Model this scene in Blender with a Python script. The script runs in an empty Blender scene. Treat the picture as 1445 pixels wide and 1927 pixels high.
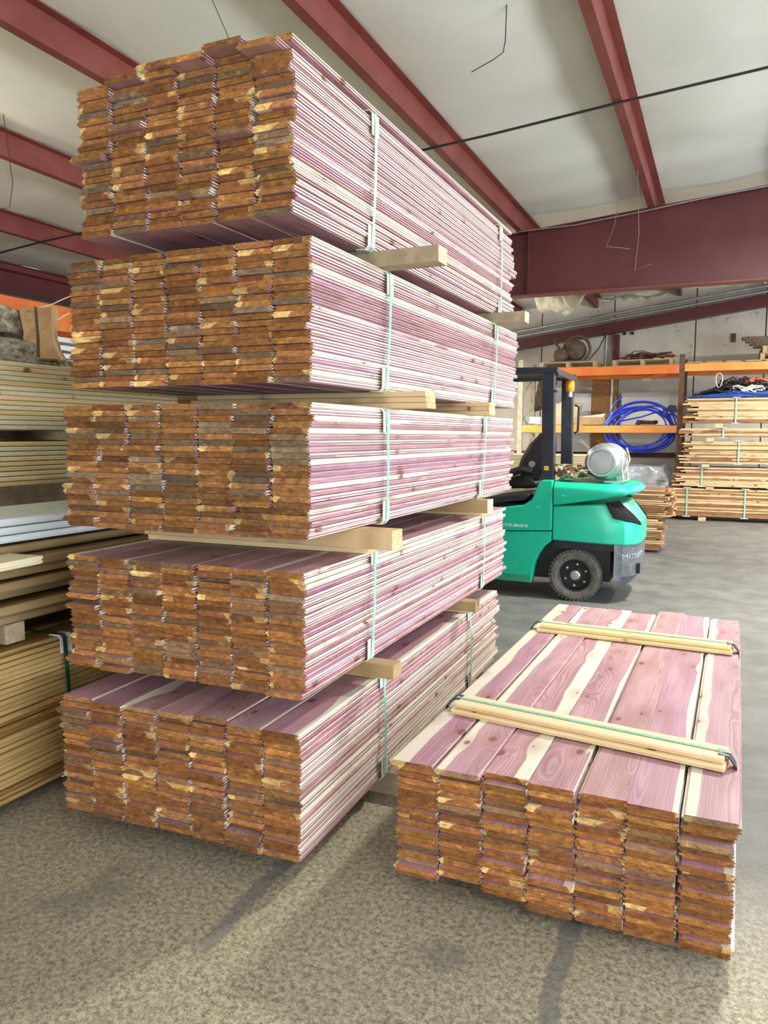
import bpy, bmesh, math, random
from mathutils import Vector, Matrix
random.seed(7)
PI = math.pi
sc = bpy.context.scene
COL = sc.collection

# ------------------------------------------------------------------ camera
CAM_H = 1.425
F_PX, PITCH, YAW, ROLL = 1471.05, math.radians(5.617), math.radians(23.441), math.radians(0.234)
cd = bpy.data.cameras.new('camera'); cam = bpy.data.objects.new('camera', cd); COL.objects.link(cam)
cd.sensor_fit = 'HORIZONTAL'; cd.sensor_width = 36.0; cd.lens = F_PX / 1445 * 36.0
cd.clip_start = .05; cd.clip_end = 100
fw = Vector((-math.sin(YAW)*math.cos(PITCH), math.cos(YAW)*math.cos(PITCH), -math.sin(PITCH)))
rt = Vector((math.cos(YAW), math.sin(YAW), 0)); up = rt.cross(fw)
r2 = rt*math.cos(ROLL)+up*math.sin(ROLL); u2 = up*math.cos(ROLL)-rt*math.sin(ROLL)
M = Matrix((r2, u2, -fw)).transposed().to_4x4(); M.translation = (0, 0, CAM_H)
cam.matrix_world = M
sc.camera = cam

# ------------------------------------------------------------------ world, daylight and added fills, exposure
w = bpy.data.worlds.new('world'); sc.world = w; w.use_nodes = True
w.node_tree.nodes['Background'].inputs[0].default_value = (.75, .85, 1, 1)
w.node_tree.nodes['Background'].inputs[1].default_value = 1.0
vs = sc.view_settings
vs.view_transform = 'Standard'; vs.look = 'None'; vs.gamma = 1; vs.use_curve_mapping = False
vs.exposure = -0.27
def area(name, loc, rot, sx, sy, energy, color, shape='RECTANGLE'):
    l = bpy.data.lights.new(name, 'AREA'); l.shape = shape; l.size = sx
    if shape == 'RECTANGLE': l.size_y = sy
    l.energy = energy; l.color = color
    o = bpy.data.objects.new(name, l); COL.objects.link(o); o.location = loc; o.rotation_euler = rot
    return o
# sky light in the side door; added fills brighten ceiling and board ends
area('sky_side_door', (7.45, 3.5, 2.3), (0, PI/2-.25, 0), 3.2, 16.8, 1000, (.74, .87, 1.0))
area('side_ceiling_fill', (7.45, 3.5, 1.2), (0, PI/2+1.0, 0), 2.0, 16.8, 1200, (.95, .97, 1.0))  # upward light added to brighten the ceiling
area('rear_fill', (1.0, -8.95, 2.2), (PI/2, 0, 0), 5.8, 3.4, 420, (.85, .93, 1.0))  # unseen light added to brighten the front board ends
area('rear_ceiling_fill', (1.0, -8.95, 1.2), (PI/2+.9, 0, 0), 5.8, 2.0, 260, (.97, .97, 1.0))  # added fill aimed up at the ceiling from behind the camera
sc.cycles.max_bounces = 6; sc.cycles.diffuse_bounces = 4; sc.cycles.glossy_bounces = 2; sc.cycles.transmission_bounces = 2
sc.cycles.caustics_reflective = False; sc.cycles.caustics_refractive = False
LAMPS = [((.80, 6.6, 3.80), 400), ((1.8, -1.0, 3.00), 70), ((-6.2, 3.6, 3.0), 130), ((2.6, 12.4, 3.7), 560), ((-4.6, 12.8, 3.1), 300)]
sc.cycles.adaptive_threshold = .03
LAMP_COL = (1.0, .94, .82)

# ------------------------------------------------------------------ node helpers
class NT:
    def __init__(s, name, rough=.6, metallic=0., spec=None):
        m = bpy.data.materials.new(name); m.use_nodes = True; s.m = m; s.t = m.node_tree
        s.b = s.t.nodes['Principled BSDF']; s.b.inputs['Roughness'].default_value = rough
        s.b.inputs['Metallic'].default_value = metallic
        if spec is not None: s.b.inputs['Specular IOR Level'].default_value = spec
    def n(s, typ, **kw):
        x = s.t.nodes.new(typ)
        for k, v in kw.items(): setattr(x, k, v)
        return x
    def put(s, sock, v):
        if hasattr(v, 'is_linked') or isinstance(v, bpy.types.NodeSocket): s.t.links.new(v, sock)
        elif isinstance(v, (tuple, list)) and len(v) == 3 and sock.type == 'RGBA': sock.default_value = (*v, 1)
        else: sock.default_value = v
    def math(s, op, a, b=None, c=None, clamp=False):
        x = s.n('ShaderNodeMath', operation=op, use_clamp=clamp); s.put(x.inputs[0], a)
        if b is not None: s.put(x.inputs[1], b)
        if c is not None: s.put(x.inputs[2], c)
        return x.outputs[0]
    def vmath(s, op, a, b=None):
        x = s.n('ShaderNodeVectorMath', operation=op); s.put(x.inputs[0], a)
        if b is not None: s.put(x.inputs[1], b)
        return x.outputs[0]
    def mix(s, f, a, b, blend='MIX'):
        x = s.n('ShaderNodeMix', data_type='RGBA', blend_type=blend); s.put(x.inputs[0], f); s.put(x.inputs[6], a); s.put(x.inputs[7], b)
        return x.outputs[2]
    def sep(s, v):
        x = s.n('ShaderNodeSeparateXYZ'); s.put(x.inputs[0], v); return x.outputs
    def comb(s, a, b, c):
        x = s.n('ShaderNodeCombineXYZ')
        for i, v in enumerate((a, b, c)): s.put(x.inputs[i], v)
        return x.outputs[0]
    def noise(s, vec, scale=1., detail=2., rough=.5, dim='3D', W=None, col=False):
        x = s.n('ShaderNodeTexNoise', noise_dimensions=dim)
        if dim != '1D': s.put(x.inputs['Vector'], vec)
        if W is not None: s.put(x.inputs['W'], W)
        s.put(x.inputs['Scale'], scale); s.put(x.inputs['Detail'], detail); s.put(x.inputs['Roughness'], rough)
        return x.outputs['Color' if col else 'Fac']
    def vor(s, vec, scale=1., feature='F1', dim='3D'):
        x = s.n('ShaderNodeTexVoronoi', feature=feature, voronoi_dimensions=dim); s.put(x.inputs['Vector'], vec); s.put(x.inputs['Scale'], scale); return x.outputs
    def sstep(s, v, a, b):
        x = s.n('ShaderNodeMapRange', interpolation_type='SMOOTHSTEP'); s.put(x.inputs[0], v); s.put(x.inputs[1], a); s.put(x.inputs[2], b); return x.outputs[0]
    def obj(s): return s.n('ShaderNodeTexCoord').outputs['Object']
    def bump(s, h, strength=.3, dist=.01):
        x = s.n('ShaderNodeBump'); s.put(x.inputs['Height'], h); x.inputs['Strength'].default_value = strength; x.inputs['Distance'].default_value = dist
        s.t.links.new(x.outputs[0], s.b.inputs['Normal'])
    def out(s, col): s.put(s.b.inputs['Base Color'], col); return s.m

def mottled(name, c1, c2, scale=6., rough=.6, metallic=0., detail=4., bump=0., c3=None, spec=None, lo=.35, hi=.65):
    t = NT(name, rough, metallic, spec); p = t.obj()
    f = t.sstep(t.noise(p, scale, detail, .6), lo, hi)
    c = t.mix(f, c1, c2)
    if c3 is not None: c = t.mix(t.sstep(t.noise(p, scale*3.1, 5., .7), .6, .72), c, c3)
    if bump: t.bump(t.noise(p, scale*4, 4.), bump, .01)
    return t.out(c)

def wood_solid(name, end, heart_a, heart_b, sap_c, knot_c, grey_c, rough, R0=.086, Rv=.06, knots=True, sapmix=1.):
    """solid wood in the board's own space: rings round a pith line, pale sapwood outside, knots"""
    t = NT(name, rough, 0., .35)
    P = t.obj(); x, y, z = t.sep(P)
    oi = t.n('ShaderNodeObjectInfo'); rnd = oi.outputs['Random']; colr, colg, colb = [o for o in t.sep(oi.outputs['Color'])]
    wn = t.n('ShaderNodeTexWhiteNoise', noise_dimensions='1D'); t.put(wn.inputs['W'], t.math('MULTIPLY', rnd, 913.7))
    a, b, c = t.sep(wn.outputs['Color'])
    seed = t.vmath('MULTIPLY', wn.outputs['Color'], (63., 63., 63.))
    yv = t.vmath('ADD', t.comb(0., t.math('MULTIPLY', y, .95), 0.), seed)
    wa, wb, wc = t.sep(t.noise(yv, 1., 2., .5, col=True))
    cx = t.math('ADD', t.math('MULTIPLY', t.math('SUBTRACT', a, .5), .13), t.math('MULTIPLY', t.math('SUBTRACT', wa, .5), .065))
    cz = t.math('ADD', t.math('MULTIPLY_ADD', b, .10, -.075), t.math('MULTIPLY', t.math('SUBTRACT', wb, .5), .07))
    fine = t.noise(t.vmath('ADD', t.vmath('MULTIPLY', P, (26., 3.2, 26.)), seed), 1., 1., .5)
    dx = t.math('SUBTRACT', x, cx); dz = t.math('SUBTRACT', z, cz)
    r = t.math('SQRT', t.math('ADD', t.math('MULTIPLY', dx, dx), t.math('MULTIPLY', dz, dz)))
    r = t.math('MULTIPLY_ADD', t.math('SUBTRACT', fine, .5), .010 if not end else .007, r)
    k = core = None
    if knots:
        vo = t.vor(t.vmath('ADD', t.comb(t.math('MULTIPLY', x, 7.), t.math('MULTIPLY', y, 3.6), 0.), seed), 1., dim='2D')
        d = t.math('MULTIPLY_ADD', t.math('SUBTRACT', fine, .5), .14, vo['Distance']); kr = t.math('MULTIPLY_ADD', t.sep(vo['Color'])[1], .085, .02); on = t.math('GREATER_THAN', t.sep(vo['Color'])[0], .34)
        k = t.math('MULTIPLY', t.sstep(d, .46, .0), on); core = t.math('MULTIPLY', t.sstep(d, kr, t.math('MULTIPLY', kr, .6)), on)
        r = t.math('MULTIPLY_ADD', k, .014, r)
    ring = t.noise(None, 330. if not end else 420., 2., .6, '1D', W=r)
    ringc = t.sstep(ring, .36, .64)
    blot = t.noise(t.vmath('ADD', t.vmath('MULTIPLY', P, (14., 2.2, 14.)), seed), 1., 2., .6)
    f = t.math('ADD', t.math('MULTIPLY', ringc, .55), t.math('MULTIPLY', t.sstep(blot, .3, .7), .45))
    heart = t.mix(f, heart_a, heart_b)
    hue = t.mix(t.sstep(c, 0., 1.), (1.04, .97, 1.04), (1.02, 1.05, .86))
    heart = t.mix(1., heart, hue, 'MULTIPLY')
    edge = t.math('MULTIPLY', t.sstep(t.math('ABSOLUTE', x), .0635, .0660), -.044) if not end else 0.
    rr = t.math('ADD', t.math('ADD', t.math('MULTIPLY_ADD', c, Rv, R0+(.006 if end else 0.)), edge), t.math('MULTIPLY', colb, -.05)) if True else t.math('ADD', t.math('MULTIPLY_ADD', c, Rv, R0), t.math('MULTIPLY', colb, -.05))
    sap = t.math('MULTIPLY', t.sstep(r, rr, t.math('ADD', rr, .0035)), sapmix)
    sapcol = t.mix(ringc, sap_c, tuple(v*.9 for v in sap_c))
    colr_ = t.mix(sap, heart, sapcol)
    if knots:
        colr_ = t.mix(t.math('MULTIPLY', k, .38 if not end else .3), colr_, (heart_b[0]*.92, heart_b[1]*.86, heart_b[2]*.55))
        if not end: colr_ = t.mix(t.math('MULTIPLY', core, .85), colr_, knot_c)
    # weathering of single boards (object colour red), overall depth of tone (green)
    g = t.math('MULTIPLY', t.math('MULTIPLY', colr, 1. if end else .12), t.math('MULTIPLY_ADD', blot, .7, .5), clamp=True)
    colr_ = t.mix(g, colr_, grey_c)
    if end:
        saw = t.noise(t.vmath('ADD', t.vmath('MULTIPLY', t.comb(t.math('ADD', x, t.math('MULTIPLY', z, .6)), z, y), (340., 60., 5.)), seed), 1., 2., .6)
        tear = t.noise(t.vmath('ADD', t.vmath('MULTIPLY', P, (42., 42., 95.)), seed), 1., 3., .7)
        colr_ = t.mix(t.sstep(tear, .54, .70), colr_, t.mix(1., colr_, (1.85, 1.75, 1.6), 'MULTIPLY'))
        colr_ = t.mix(t.math('MULTIPLY', t.sstep(tear, .50, .30), .85), colr_, t.mix(1., colr_, (.42, .36, .34), 'MULTIPLY'))
        colr_ = t.mix(t.math('MULTIPLY', t.sstep(saw, .45, .65), .28), colr_, t.mix(1., colr_, (1.35, 1.3, 1.2), 'MULTIPLY'))
        t.bump(t.math('ADD', t.math('MULTIPLY', saw, .4), tear), .7, .004)
    tone = colg if end else t.math('POWER', colg, .3)
    if end:
        tint = t.mix(a, (.70, .58, .52), (1.12, 1.12, 1.15)); colr_ = t.mix(1., colr_, tint, 'MULTIPLY')
    colr_ = t.mix(1., colr_, t.comb(tone, tone, tone), 'MULTIPLY')
    return t.out(colr_)

MAT = {}
MAT['cedar'] = wood_solid('cedar_face', False, (.62, .395, .465), (.355, .175, .215), (.88, .825, .68), (.20, .06, .045), (.42, .36, .33), .5)
MAT['cedar_end'] = wood_solid('cedar_end_grain', True, (.55, .262, .076), (.265, .108, .030), (.93, .63, .22), (.07, .03, .012), (.22, .18, .115), .75)
MAT['pine'] = wood_solid('pine_face', False, (.95, .82, .52), (.84, .65, .36), (.95, .87, .62), (.20, .10, .04), (.5, .45, .36), .5, R0=.12)
MAT['pine_end'] = wood_solid('pine_end_grain', True, (.78, .57, .28), (.58, .36, .14), (.88, .70, .40), (.15, .08, .03), (.35, .30, .22), .75, R0=.12)
MAT['gold'] = wood_solid('golden_cedar_face', False, (.40, .235, .07), (.20, .10, .03), (.56, .38, .15), (.12, .06, .03), (.34, .29, .2), .55)
MAT['gold_end'] = wood_solid('golden_cedar_end_grain', True, (.44, .25, .08), (.26, .12, .04), (.7, .48, .2), (.1, .05, .02), (.3, .25, .17), .75)
MAT['siding'] = wood_solid('brown_siding_face', False, (.27, .165, .075), (.15, .08, .036), (.44, .31, .15), (.08, .04, .02), (.3, .26, .2), .55)
MAT['white_board'] = wood_solid('primed_board_face', False, (.74, .80, .84), (.66, .73, .78), (.82, .86, .88), (.5, .52, .52), (.6, .6, .58), .5, knots=False)
MAT['picket'] = wood_solid('fence_picket_face', False, (.42, .225, .115), (.18, .08, .042), (.72, .52, .28), (.14, .07, .04), (.42, .36, .3), .6, R0=.112)
MAT['picket_end'] = wood_solid('fence_picket_end', True, (.62, .42, .2), (.36, .2, .08), (.85, .68, .36), (.1, .05, .02), (.35, .3, .2), .75)
MAT['old_wood'] = mottled('weathered_block_wood', (.30, .235, .15), (.42, .33, .21), 14, .75, c3=(.16, .13, .09))
MAT['old_end'] = mottled('weathered_block_end', (.62, .50, .33), (.46, .36, .22), 30, .8)
MAT['red_steel'] = mottled('red_oxide_steel', (.185, .040, .030), (.235, .058, .044), 2.2, .5, c3=(.12, .03, .025))
MAT['dark_steel'] = mottled('maroon_steel', (.105, .020, .022), (.135, .028, .030), 1.5, .45)
MAT['orange_steel'] = mottled('orange_rack_steel', (.80, .24, .045), (.70, .15, .03), 2., .45, c3=(.55, .22, .1))
MAT['orange_light'] = mottled('pale_orange_rack_steel', (.88, .40, .10), (.84, .30, .06), 2., .45)
MAT['rust_steel'] = mottled('rusty_upright_steel', (.10, .05, .03), (.18, .085, .05), 9., .65, c3=(.30, .20, .13))
MAT['pale_steel'] = mottled('pale_upright_steel', (.50, .44, .33), (.36, .30, .22), 9., .6, c3=(.12, .09, .06))
MAT['vinyl'] = mottled('white_vinyl_insulation', (.80, .82, .74), (.74, .765, .69), 1.1, .45, bump=.12)
MAT['torn'] = mottled('torn_insulation', (.85, .82, .70), (.70, .62, .46), 9., .8, c3=(.3, .22, .13))
MAT['wallp'] = mottled('painted_wall_board', (.74, .70, .61), (.64, .60, .52), 1.6, .7, c3=(.36, .31, .25))
MAT['wall_dark'] = mottled('plain_wall_sheet', (.50, .47, .42), (.44, .41, .37), 1., .7)
MAT['galv'] = mottled('galvanised_pipe', (.52, .54, .56), (.42, .44, .46), 8., .35, .8)
MAT['strap'] = mottled('green_plastic_strap', (.22, .52, .42), (.34, .62, .52), 60, .4)
MAT['strap_dark'] = mottled('dark_green_strap', (.008, .06, .03), (.012, .09, .05), 40, .35)
MAT['paper'] = mottled('edge_protector_board', (.80, .74, .60), (.66, .58, .44), 30, .8)
MAT['paper_white'] = mottled('white_edge_protector', (.85, .86, .84), (.75, .77, .76), 25, .8)
MAT['black'] = mottled('black_rubbery_plastic', (.012, .012, .014), (.02, .02, .023), 10, .4)
MAT['void'] = mottled('matt_black_recess', (.010, .010, .011), (.016, .016, .017), 10, .9, spec=.1)
MAT['navy'] = mottled('dark_navy_paint', (.018, .022, .034), (.026, .032, .046), 6, .35)
MAT['tyre'] = mottled('dusty_tyre_rubber', (.10, .095, .085), (.16, .15, .13), 14, .85)
MAT['hubsteel'] = mottled('bare_hub_steel', (.55, .55, .53), (.4, .4, .38), 20, .35, .7)
MAT['tank'] = mottled('brushed_tank_steel', (.44, .48, .47), (.34, .39, .38), 8, .38, .7)
MAT['bumper'] = mottled('scuffed_grey_casting', (.075, .082, .095), (.12, .128, .14), 18, .6, c3=(.45, .45, .44))
MAT['amber'] = mottled('amber_lens', (.95, .30, .01), (.85, .22, .01), 15, .25)
MAT['white_paint'] = mottled('white_lettering', (.85, .9, .88), (.8, .85, .83), 20, .5)
MAT['yellow'] = mottled('yellow_sticker', (.85, .65, .03), (.8, .6, .03), 20, .5)
MAT['webbing'] = mottled('tan_webbing', (.52, .43, .27), (.40, .32, .19), 30, .85)
MAT['cardboard'] = mottled('cardboard', (.50, .33, .17), (.42, .27, .13), 8, .8)
MAT['tan_panel'] = mottled('tan_foam_sheet', (.78, .65, .42), (.7, .56, .34), 6, .8)
MAT['osb'] = mottled('strand_board', (.36, .19, .07), (.26, .12, .04), 30, .75, c3=(.5, .3, .12))
MAT['white_sheet'] = mottled('white_plastic_sheet', (.82, .84, .83), (.72, .75, .74), 2, .35)
MAT['blue_hose'] = mottled('blue_hose_plastic', (.018, .045, .50), (.022, .06, .62), 5, .35)
MAT['blue_cable'] = mottled('blue_cable_plastic', (.02, .06, .30), (.03, .09, .4), 5, .45)
MAT['white_cable'] = mottled('white_rope', (.78, .74, .64), (.66, .6, .5), 20, .7)
MAT['red_cable'] = mottled('red_cable_plastic', (.75, .12, .07), (.6, .09, .05), 12, .5)
MAT['brown_junk'] = mottled('rusty_machine_metal', (.075, .05, .032), (.15, .10, .065), 14, .75, c3=(.27, .19, .12))
MAT['film'] = mottled('wrinkled_plastic_film', (.62, .66, .72), (.42, .46, .53), 5, .22, c3=(.85, .87, .9), spec=.7)
MAT['pallet'] = mottled('pallet_wood', (.46, .35, .20), (.34, .25, .14), 12, .8)
MAT['bark'] = mottled('pale_bark', (.66, .64, .56), (.26, .22, .16), 24, .9, c3=(.10, .08, .06), bump=.8)
MAT['slab'] = mottled('live_edge_slab_wood', (.50, .27, .10), (.66, .40, .17), 12, .6, c3=(.20, .09, .03))
MAT['slab_pale'] = mottled('live_edge_sapwood', (.72, .56, .30), (.62, .46, .23), 9, .65)
MAT['lamp_shell'] = mottled('lamp_shell', (.75, .75, .73), (.68, .68, .66), 5, .4)

def green_paint():
    t = NT('teal_green_paint', .32, 0., .5); p = t.obj()
    base = t.mix(t.noise(p, 2., 3.), (.004, .44, .27), (.012, .52, .33))
    x, y, z = t.sep(p)
    sc_ = t.math('MULTIPLY', t.sstep(t.noise(t.vmath('MULTIPLY', p, (9., 9., 24.)), 1.6, 5., .7), .655, .70), t.sstep(t.noise(p, 2.3, 2.), .46, .56))
    base = t.mix(sc_, base, (.62, .68, .62))
    dirt = t.math('MULTIPLY', t.sstep(t.noise(p, 18., 4., .7), .62, .72), t.sstep(z, .62, .50))
    return t.out(t.mix(t.math('MULTIPLY', dirt, .6), base, (.22, .14, .09)))
MAT['green'] = green_paint()

def lampmat():
    t = NT('lamp_lens_lit', .4); t.b.inputs['Emission Color'].default_value = (1, .92, .8, 1); t.b.inputs['Emission Strength'].default_value = 6.
    return t.out((.9, .88, .82))
MAT['lens'] = lampmat()

def floor_mat():
    t = NT('concrete_floor', .55, 0., .35); p = t.obj(); x, y, z = t.sep(p)
    big = t.noise(p, .55, 4., .6)
    mid = t.noise(p, 3.2, 5., .65)
    vo = t.vor(p, 210.); chip = t.sep(vo['Color'])[0]
    agg = t.noise(p, 55., 3., .6)
    worn = t.sstep(t.math('ADD', y, t.math('MULTIPLY', x, .55)), 2.05, 3.0)                        # sealed, traffic-polished slab further in
    rough_c = t.mix(t.math('MULTIPLY_ADD', chip, .5, t.math('MULTIPLY', t.sstep(agg, .3, .7), .5)), (.15, .127, .083), (.64, .58, .43))
    sealed = t.mix(t.sstep(mid, .3, .7), (.085, .091, .096), (.165, .172, .176))
    c = t.mix(t.math('MULTIPLY', worn, .92), rough_c, sealed)
    stain = t.sstep(t.noise(t.vmath('MULTIPLY', p, (1.3, 1., 1.)), 1.9, 5., .62), .56, .68)
    c = t.mix(t.math('MULTIPLY', stain, .55), c, (.15, .155, .158))
    grime = t.sstep(big, .52, .72)
    c = t.mix(t.math('MULTIPLY', grime, .4), c, (.12, .115, .105))
    # tyre tracks of the lift truck on the sealed slab
    tw = t.noise(t.comb(t.math('MULTIPLY', x, .8), t.math('MULTIPLY', y, 4.), 0.), 1.2, 4., .6)
    c = t.mix(t.math('MULTIPLY', t.math('MULTIPLY', t.sstep(tw, .52, .66), worn), .45), c, (.13, .135, .14))
    # sealed control joints running along the building, 0.95 m apart
    wob = t.math('MULTIPLY', t.math('SUBTRACT', t.noise(p, 2.6, 4.), .5), .11)
    brk = t.sstep(t.noise(p, 1.7, 3.), .40, .52)
    for jx, ya, yb in ((-1.28, 1.72, 1.60), (-.345, 1.2, 1.0)):
        dd = t.math('ABSOLUTE', t.math('SUBTRACT', t.math('ADD', x, wob), jx))
        j = t.math('MULTIPLY', t.math('MULTIPLY', t.sstep(dd, .034, .020), t.sstep(y, yb, ya)), t.sstep(y, 3.4, 2.8))
        c = t.mix(t.math('MULTIPLY', j, .62), c, (.155, .165, .175))
    t.bump(t.math('ADD', t.math('MULTIPLY', chip, .5), agg), .22, .004)
    return t.out(c)
MAT['floor'] = floor_mat()

# ------------------------------------------------------------------ mesh helpers
class MB:
    def __init__(s): s.v = []; s.f = []; s.mi = []
    def add(s, vs, fs, mi=0):
        k = len(s.v); s.v += [tuple(v) for v in vs]
        s.f += [tuple(i+k for i in f) for f in fs]; s.mi += [mi]*len(fs); return s
    def box(s, x0, x1, y0, y1, z0, z1, mi=0):
        return s.add([(x0,y0,z0),(x1,y0,z0),(x1,y1,z0),(x0,y1,z0),(x0,y0,z1),(x1,y0,z1),(x1,y1,z1),(x0,y1,z1)],
              [(0,3,2,1),(4,5,6,7),(0,1,5,4),(1,2,6,5),(2,3,7,6),(3,0,4,7)], mi)
    def prism(s, pts, a0, a1, axis='y', mi=0, capmi=None):
        """pts: outline; axis y -> pts are (x, z); axis x -> (y, z); axis z -> (x, y)"""
        n = len(pts); capmi = mi if capmi is None else capmi
        def P(p, a): return {'y': (p[0], a, p[1]), 'x': (a, p[0], p[1]), 'z': (p[0], p[1], a)}[axis]
        k = len(s.v); s.v += [P(p, a0) for p in pts]+[P(p, a1) for p in pts]
        for i in range(n):
            j = (i+1) % n; s.f.append((k+i, k+j, k+n+j, k+n+i)); s.mi.append(mi)
        s.f.append(tuple(k+i for i in range(n-1, -1, -1))); s.mi.append(capmi)
        s.f.append(tuple(k+n+i for i in range(n))); s.mi.append(capmi); return s
    def tube(s, path, r, n=8, mi=0, closed=False):
        pts = [Vector(p) for p in path]; m = len(pts); k = len(s.v); prev = None
        for i, p in enumerate(pts):
            if closed: t = pts[(i+1) % m]-pts[i-1]
            else: t = pts[min(i+1, m-1)]-pts[max(i-1, 0)]
            t.normalize()
            if prev is None:
                a = Vector((0,0,1)) if abs(t.z) < .9 else Vector((1,0,0)); u = t.cross(a).normalized()
            else:
                u = (prev-t*prev.dot(t)); u = u.normalized() if u.length > 1e-6 else prev
            prev = u; v = t.cross(u)
            rr = r[i] if isinstance(r, (list, tuple)) else r
            for q in range(n):
                an = 2*PI*q/n; s.v.append(tuple(p+u*math.cos(an)*rr+v*math.sin(an)*rr))
        for i in range(m if closed else m-1):
            for q in range(n):
                j = (i+1) % m; s.f.append((k+i*n+q, k+i*n+(q+1) % n, k+j*n+(q+1) % n, k+j*n+q)); s.mi.append(mi)
        if not closed:
            s.f.append(tuple(k+q for q in range(n-1, -1, -1))); s.mi.append(mi)
            s.f.append(tuple(k+(m-1)*n+q for q in range(n))); s.mi.append(mi)
        return s
    def lathe(s, prof, c, axis='y', n=32, mi=0, caps=True):
        """prof: list of (radius, along)"""
        k = len(s.v); m = len(prof)
        for r, a in prof:
            for q in range(n):
                an = 2*PI*q/n; u, v = r*math.cos(an), r*math.sin(an)
                s.v.append({'y': (c[0]+u, c[1]+a, c[2]+v), 'z': (c[0]+u, c[1]+v, c[2]+a), 'x': (c[0]+a, c[1]+u, c[2]+v)}[axis])
        for i in range(m-1):
            for q in range(n): s.f.append((k+i*n+q, k+i*n+(q+1) % n, k+(i+1)*n+(q+1) % n, k+(i+1)*n+q)); s.mi.append(mi)
        if not caps: return s
        s.f.append(tuple(k+q for q in range(n-1, -1, -1))); s.mi.append(mi)
        s.f.append(tuple(k+(m-1)*n+q for q in range(n))); s.mi.append(mi); return s
    def mesh(s, name, mats, smooth=False):
        me = bpy.data.meshes.new(name); me.from_pydata(s.v, [], s.f); me.update()
        bm = bmesh.new(); bm.from_mesh(me); bmesh.ops.recalc_face_normals(bm, faces=bm.faces); bm.to_mesh(me); bm.free()
        for m in (mats if isinstance(mats, (list, tuple)) else [mats]): me.materials.append(MAT[m] if isinstance(m, str) else m)
        for p, i in zip(me.polygons, s.mi): p.material_index = i
        if smooth:
            for p in me.polygons: p.use_smooth = True
            try: me.set_sharp_from_angle(angle=math.radians(38))
            except Exception: pass
        return me
    def build(s, name, mats, parent=None, smooth=False, bevel=0., loc=None, rot=None):
        o = bpy.data.objects.new(name, s.mesh(name, mats, smooth)); COL.objects.link(o); o.parent = parent
        if loc: o.location = loc
        if rot: o.rotation_euler = rot
        if bevel:
            b = o.modifiers.new('bevel', 'BEVEL'); b.width = bevel; b.segments = 2; b.limit_method = 'ANGLE'; b.angle_limit = math.radians(35)
        return o
def inst(me, name, parent, loc, rot=(0,0,0), scale=None):
    o = bpy.data.objects.new(name, me); COL.objects.link(o); o.parent = parent; o.location = loc; o.rotation_euler = rot
    if scale: o.scale = scale
    return o
def tag(o, label, cat, group=None, kind=None):
    o['label'] = label; o['category'] = cat
    if group: o['group'] = group
    if kind: o['kind'] = kind
    return o
def empty(name, loc=(0,0,0), rz=0.):
    o = bpy.data.objects.new(name, None); COL.objects.link(o); o.location = loc; o.rotation_euler = (0, 0, rz); o.empty_display_size = .1
    return o
def U(a, b): return random.uniform(a, b)
def boxat(name, mat, parent, x0, x1, y0, y1, z0, z1, bevel=0.):
    return MB().box(x0, x1, y0, y1, z0, z1).build(name, mat, parent, bevel=bevel)
def text_mesh(s, size, ext=.001):
    cu = bpy.data.curves.new('lettering', 'FONT'); cu.body = s; cu.size = size; cu.extrude = ext; cu.resolution_u = 3
    o = bpy.data.objects.new('lettering', cu); COL.objects.link(o)
    dg = bpy.context.evaluated_depsgraph_get(); dg.update()
    me = bpy.data.meshes.new_from_object(o.evaluated_get(dg)); bpy.data.objects.remove(o); bpy.data.curves.remove(cu)
    return me

# ------------------------------------------------------------------ the building
def roof(x): return 4.15+.0875*(x+.875)                # underside of the purlins
XL, XR, YB, YF = -9.6, 7.5, -9.0, 16.6
fl = MB().box(XL, XR, YB, YF, -.12, 0.).build('floor', 'floor'); tag(fl, 'mottled concrete warehouse floor with grey sealed joints', 'floor', kind='structure')

ce = empty('ceiling', (0, 0, 4.3)); tag(ce, 'white vinyl faced insulation sagging between red roof purlins', 'ceiling', kind='structure')
PX = [-.89+1.58*k for k in range(-5, 6)]               # purlin lines
edges = [XL]+PX+[XR]
def sheet(x0, x1, y0, y1, seams, nx=8):
    ny = max(6, int((y1-y0)*5)); vs = []; fs = []
    for j in range(ny+1):
        y = y0+(y1-y0)*j/ny
        rs = min(abs(y-s) for s in seams) if seams else 9
        for i in range(nx+1):
            u = i/nx; x = x0+(x1-x0)*u
            sag = .055*math.sin(PI*u)*(1+.35*math.sin(y*1.9+x0))+.010*math.sin(y*6.3+3*u+x0)
            sag -= .02*math.exp(-(rs/.06)**2)*math.sin(PI*u)
            vs.append((x, y, roof(x)+.215-sag))
    for j in range(ny):
        for i in range(nx):
            a = j*(nx+1)+i; fs.append((a, a+nx+1, a+nx+2, a+1))
    return vs, fs
for i in range(len(edges)-1):
    for (y0, y1) in ((YB, -2.), (-2., 3.6), (3.6, 10.2), (10.2, YF)):
        sm = [y0+1.83*k+.4*math.sin(i) for k in range(1, 4)]
        vs_, fs_ = sheet(edges[i], edges[i+1], y0, y1, sm)
        MB().add([(a, b, c-4.3) for a, b, c in vs_], fs_).build('insulation_sheet', 'vinyl', ce, smooth=True)
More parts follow.
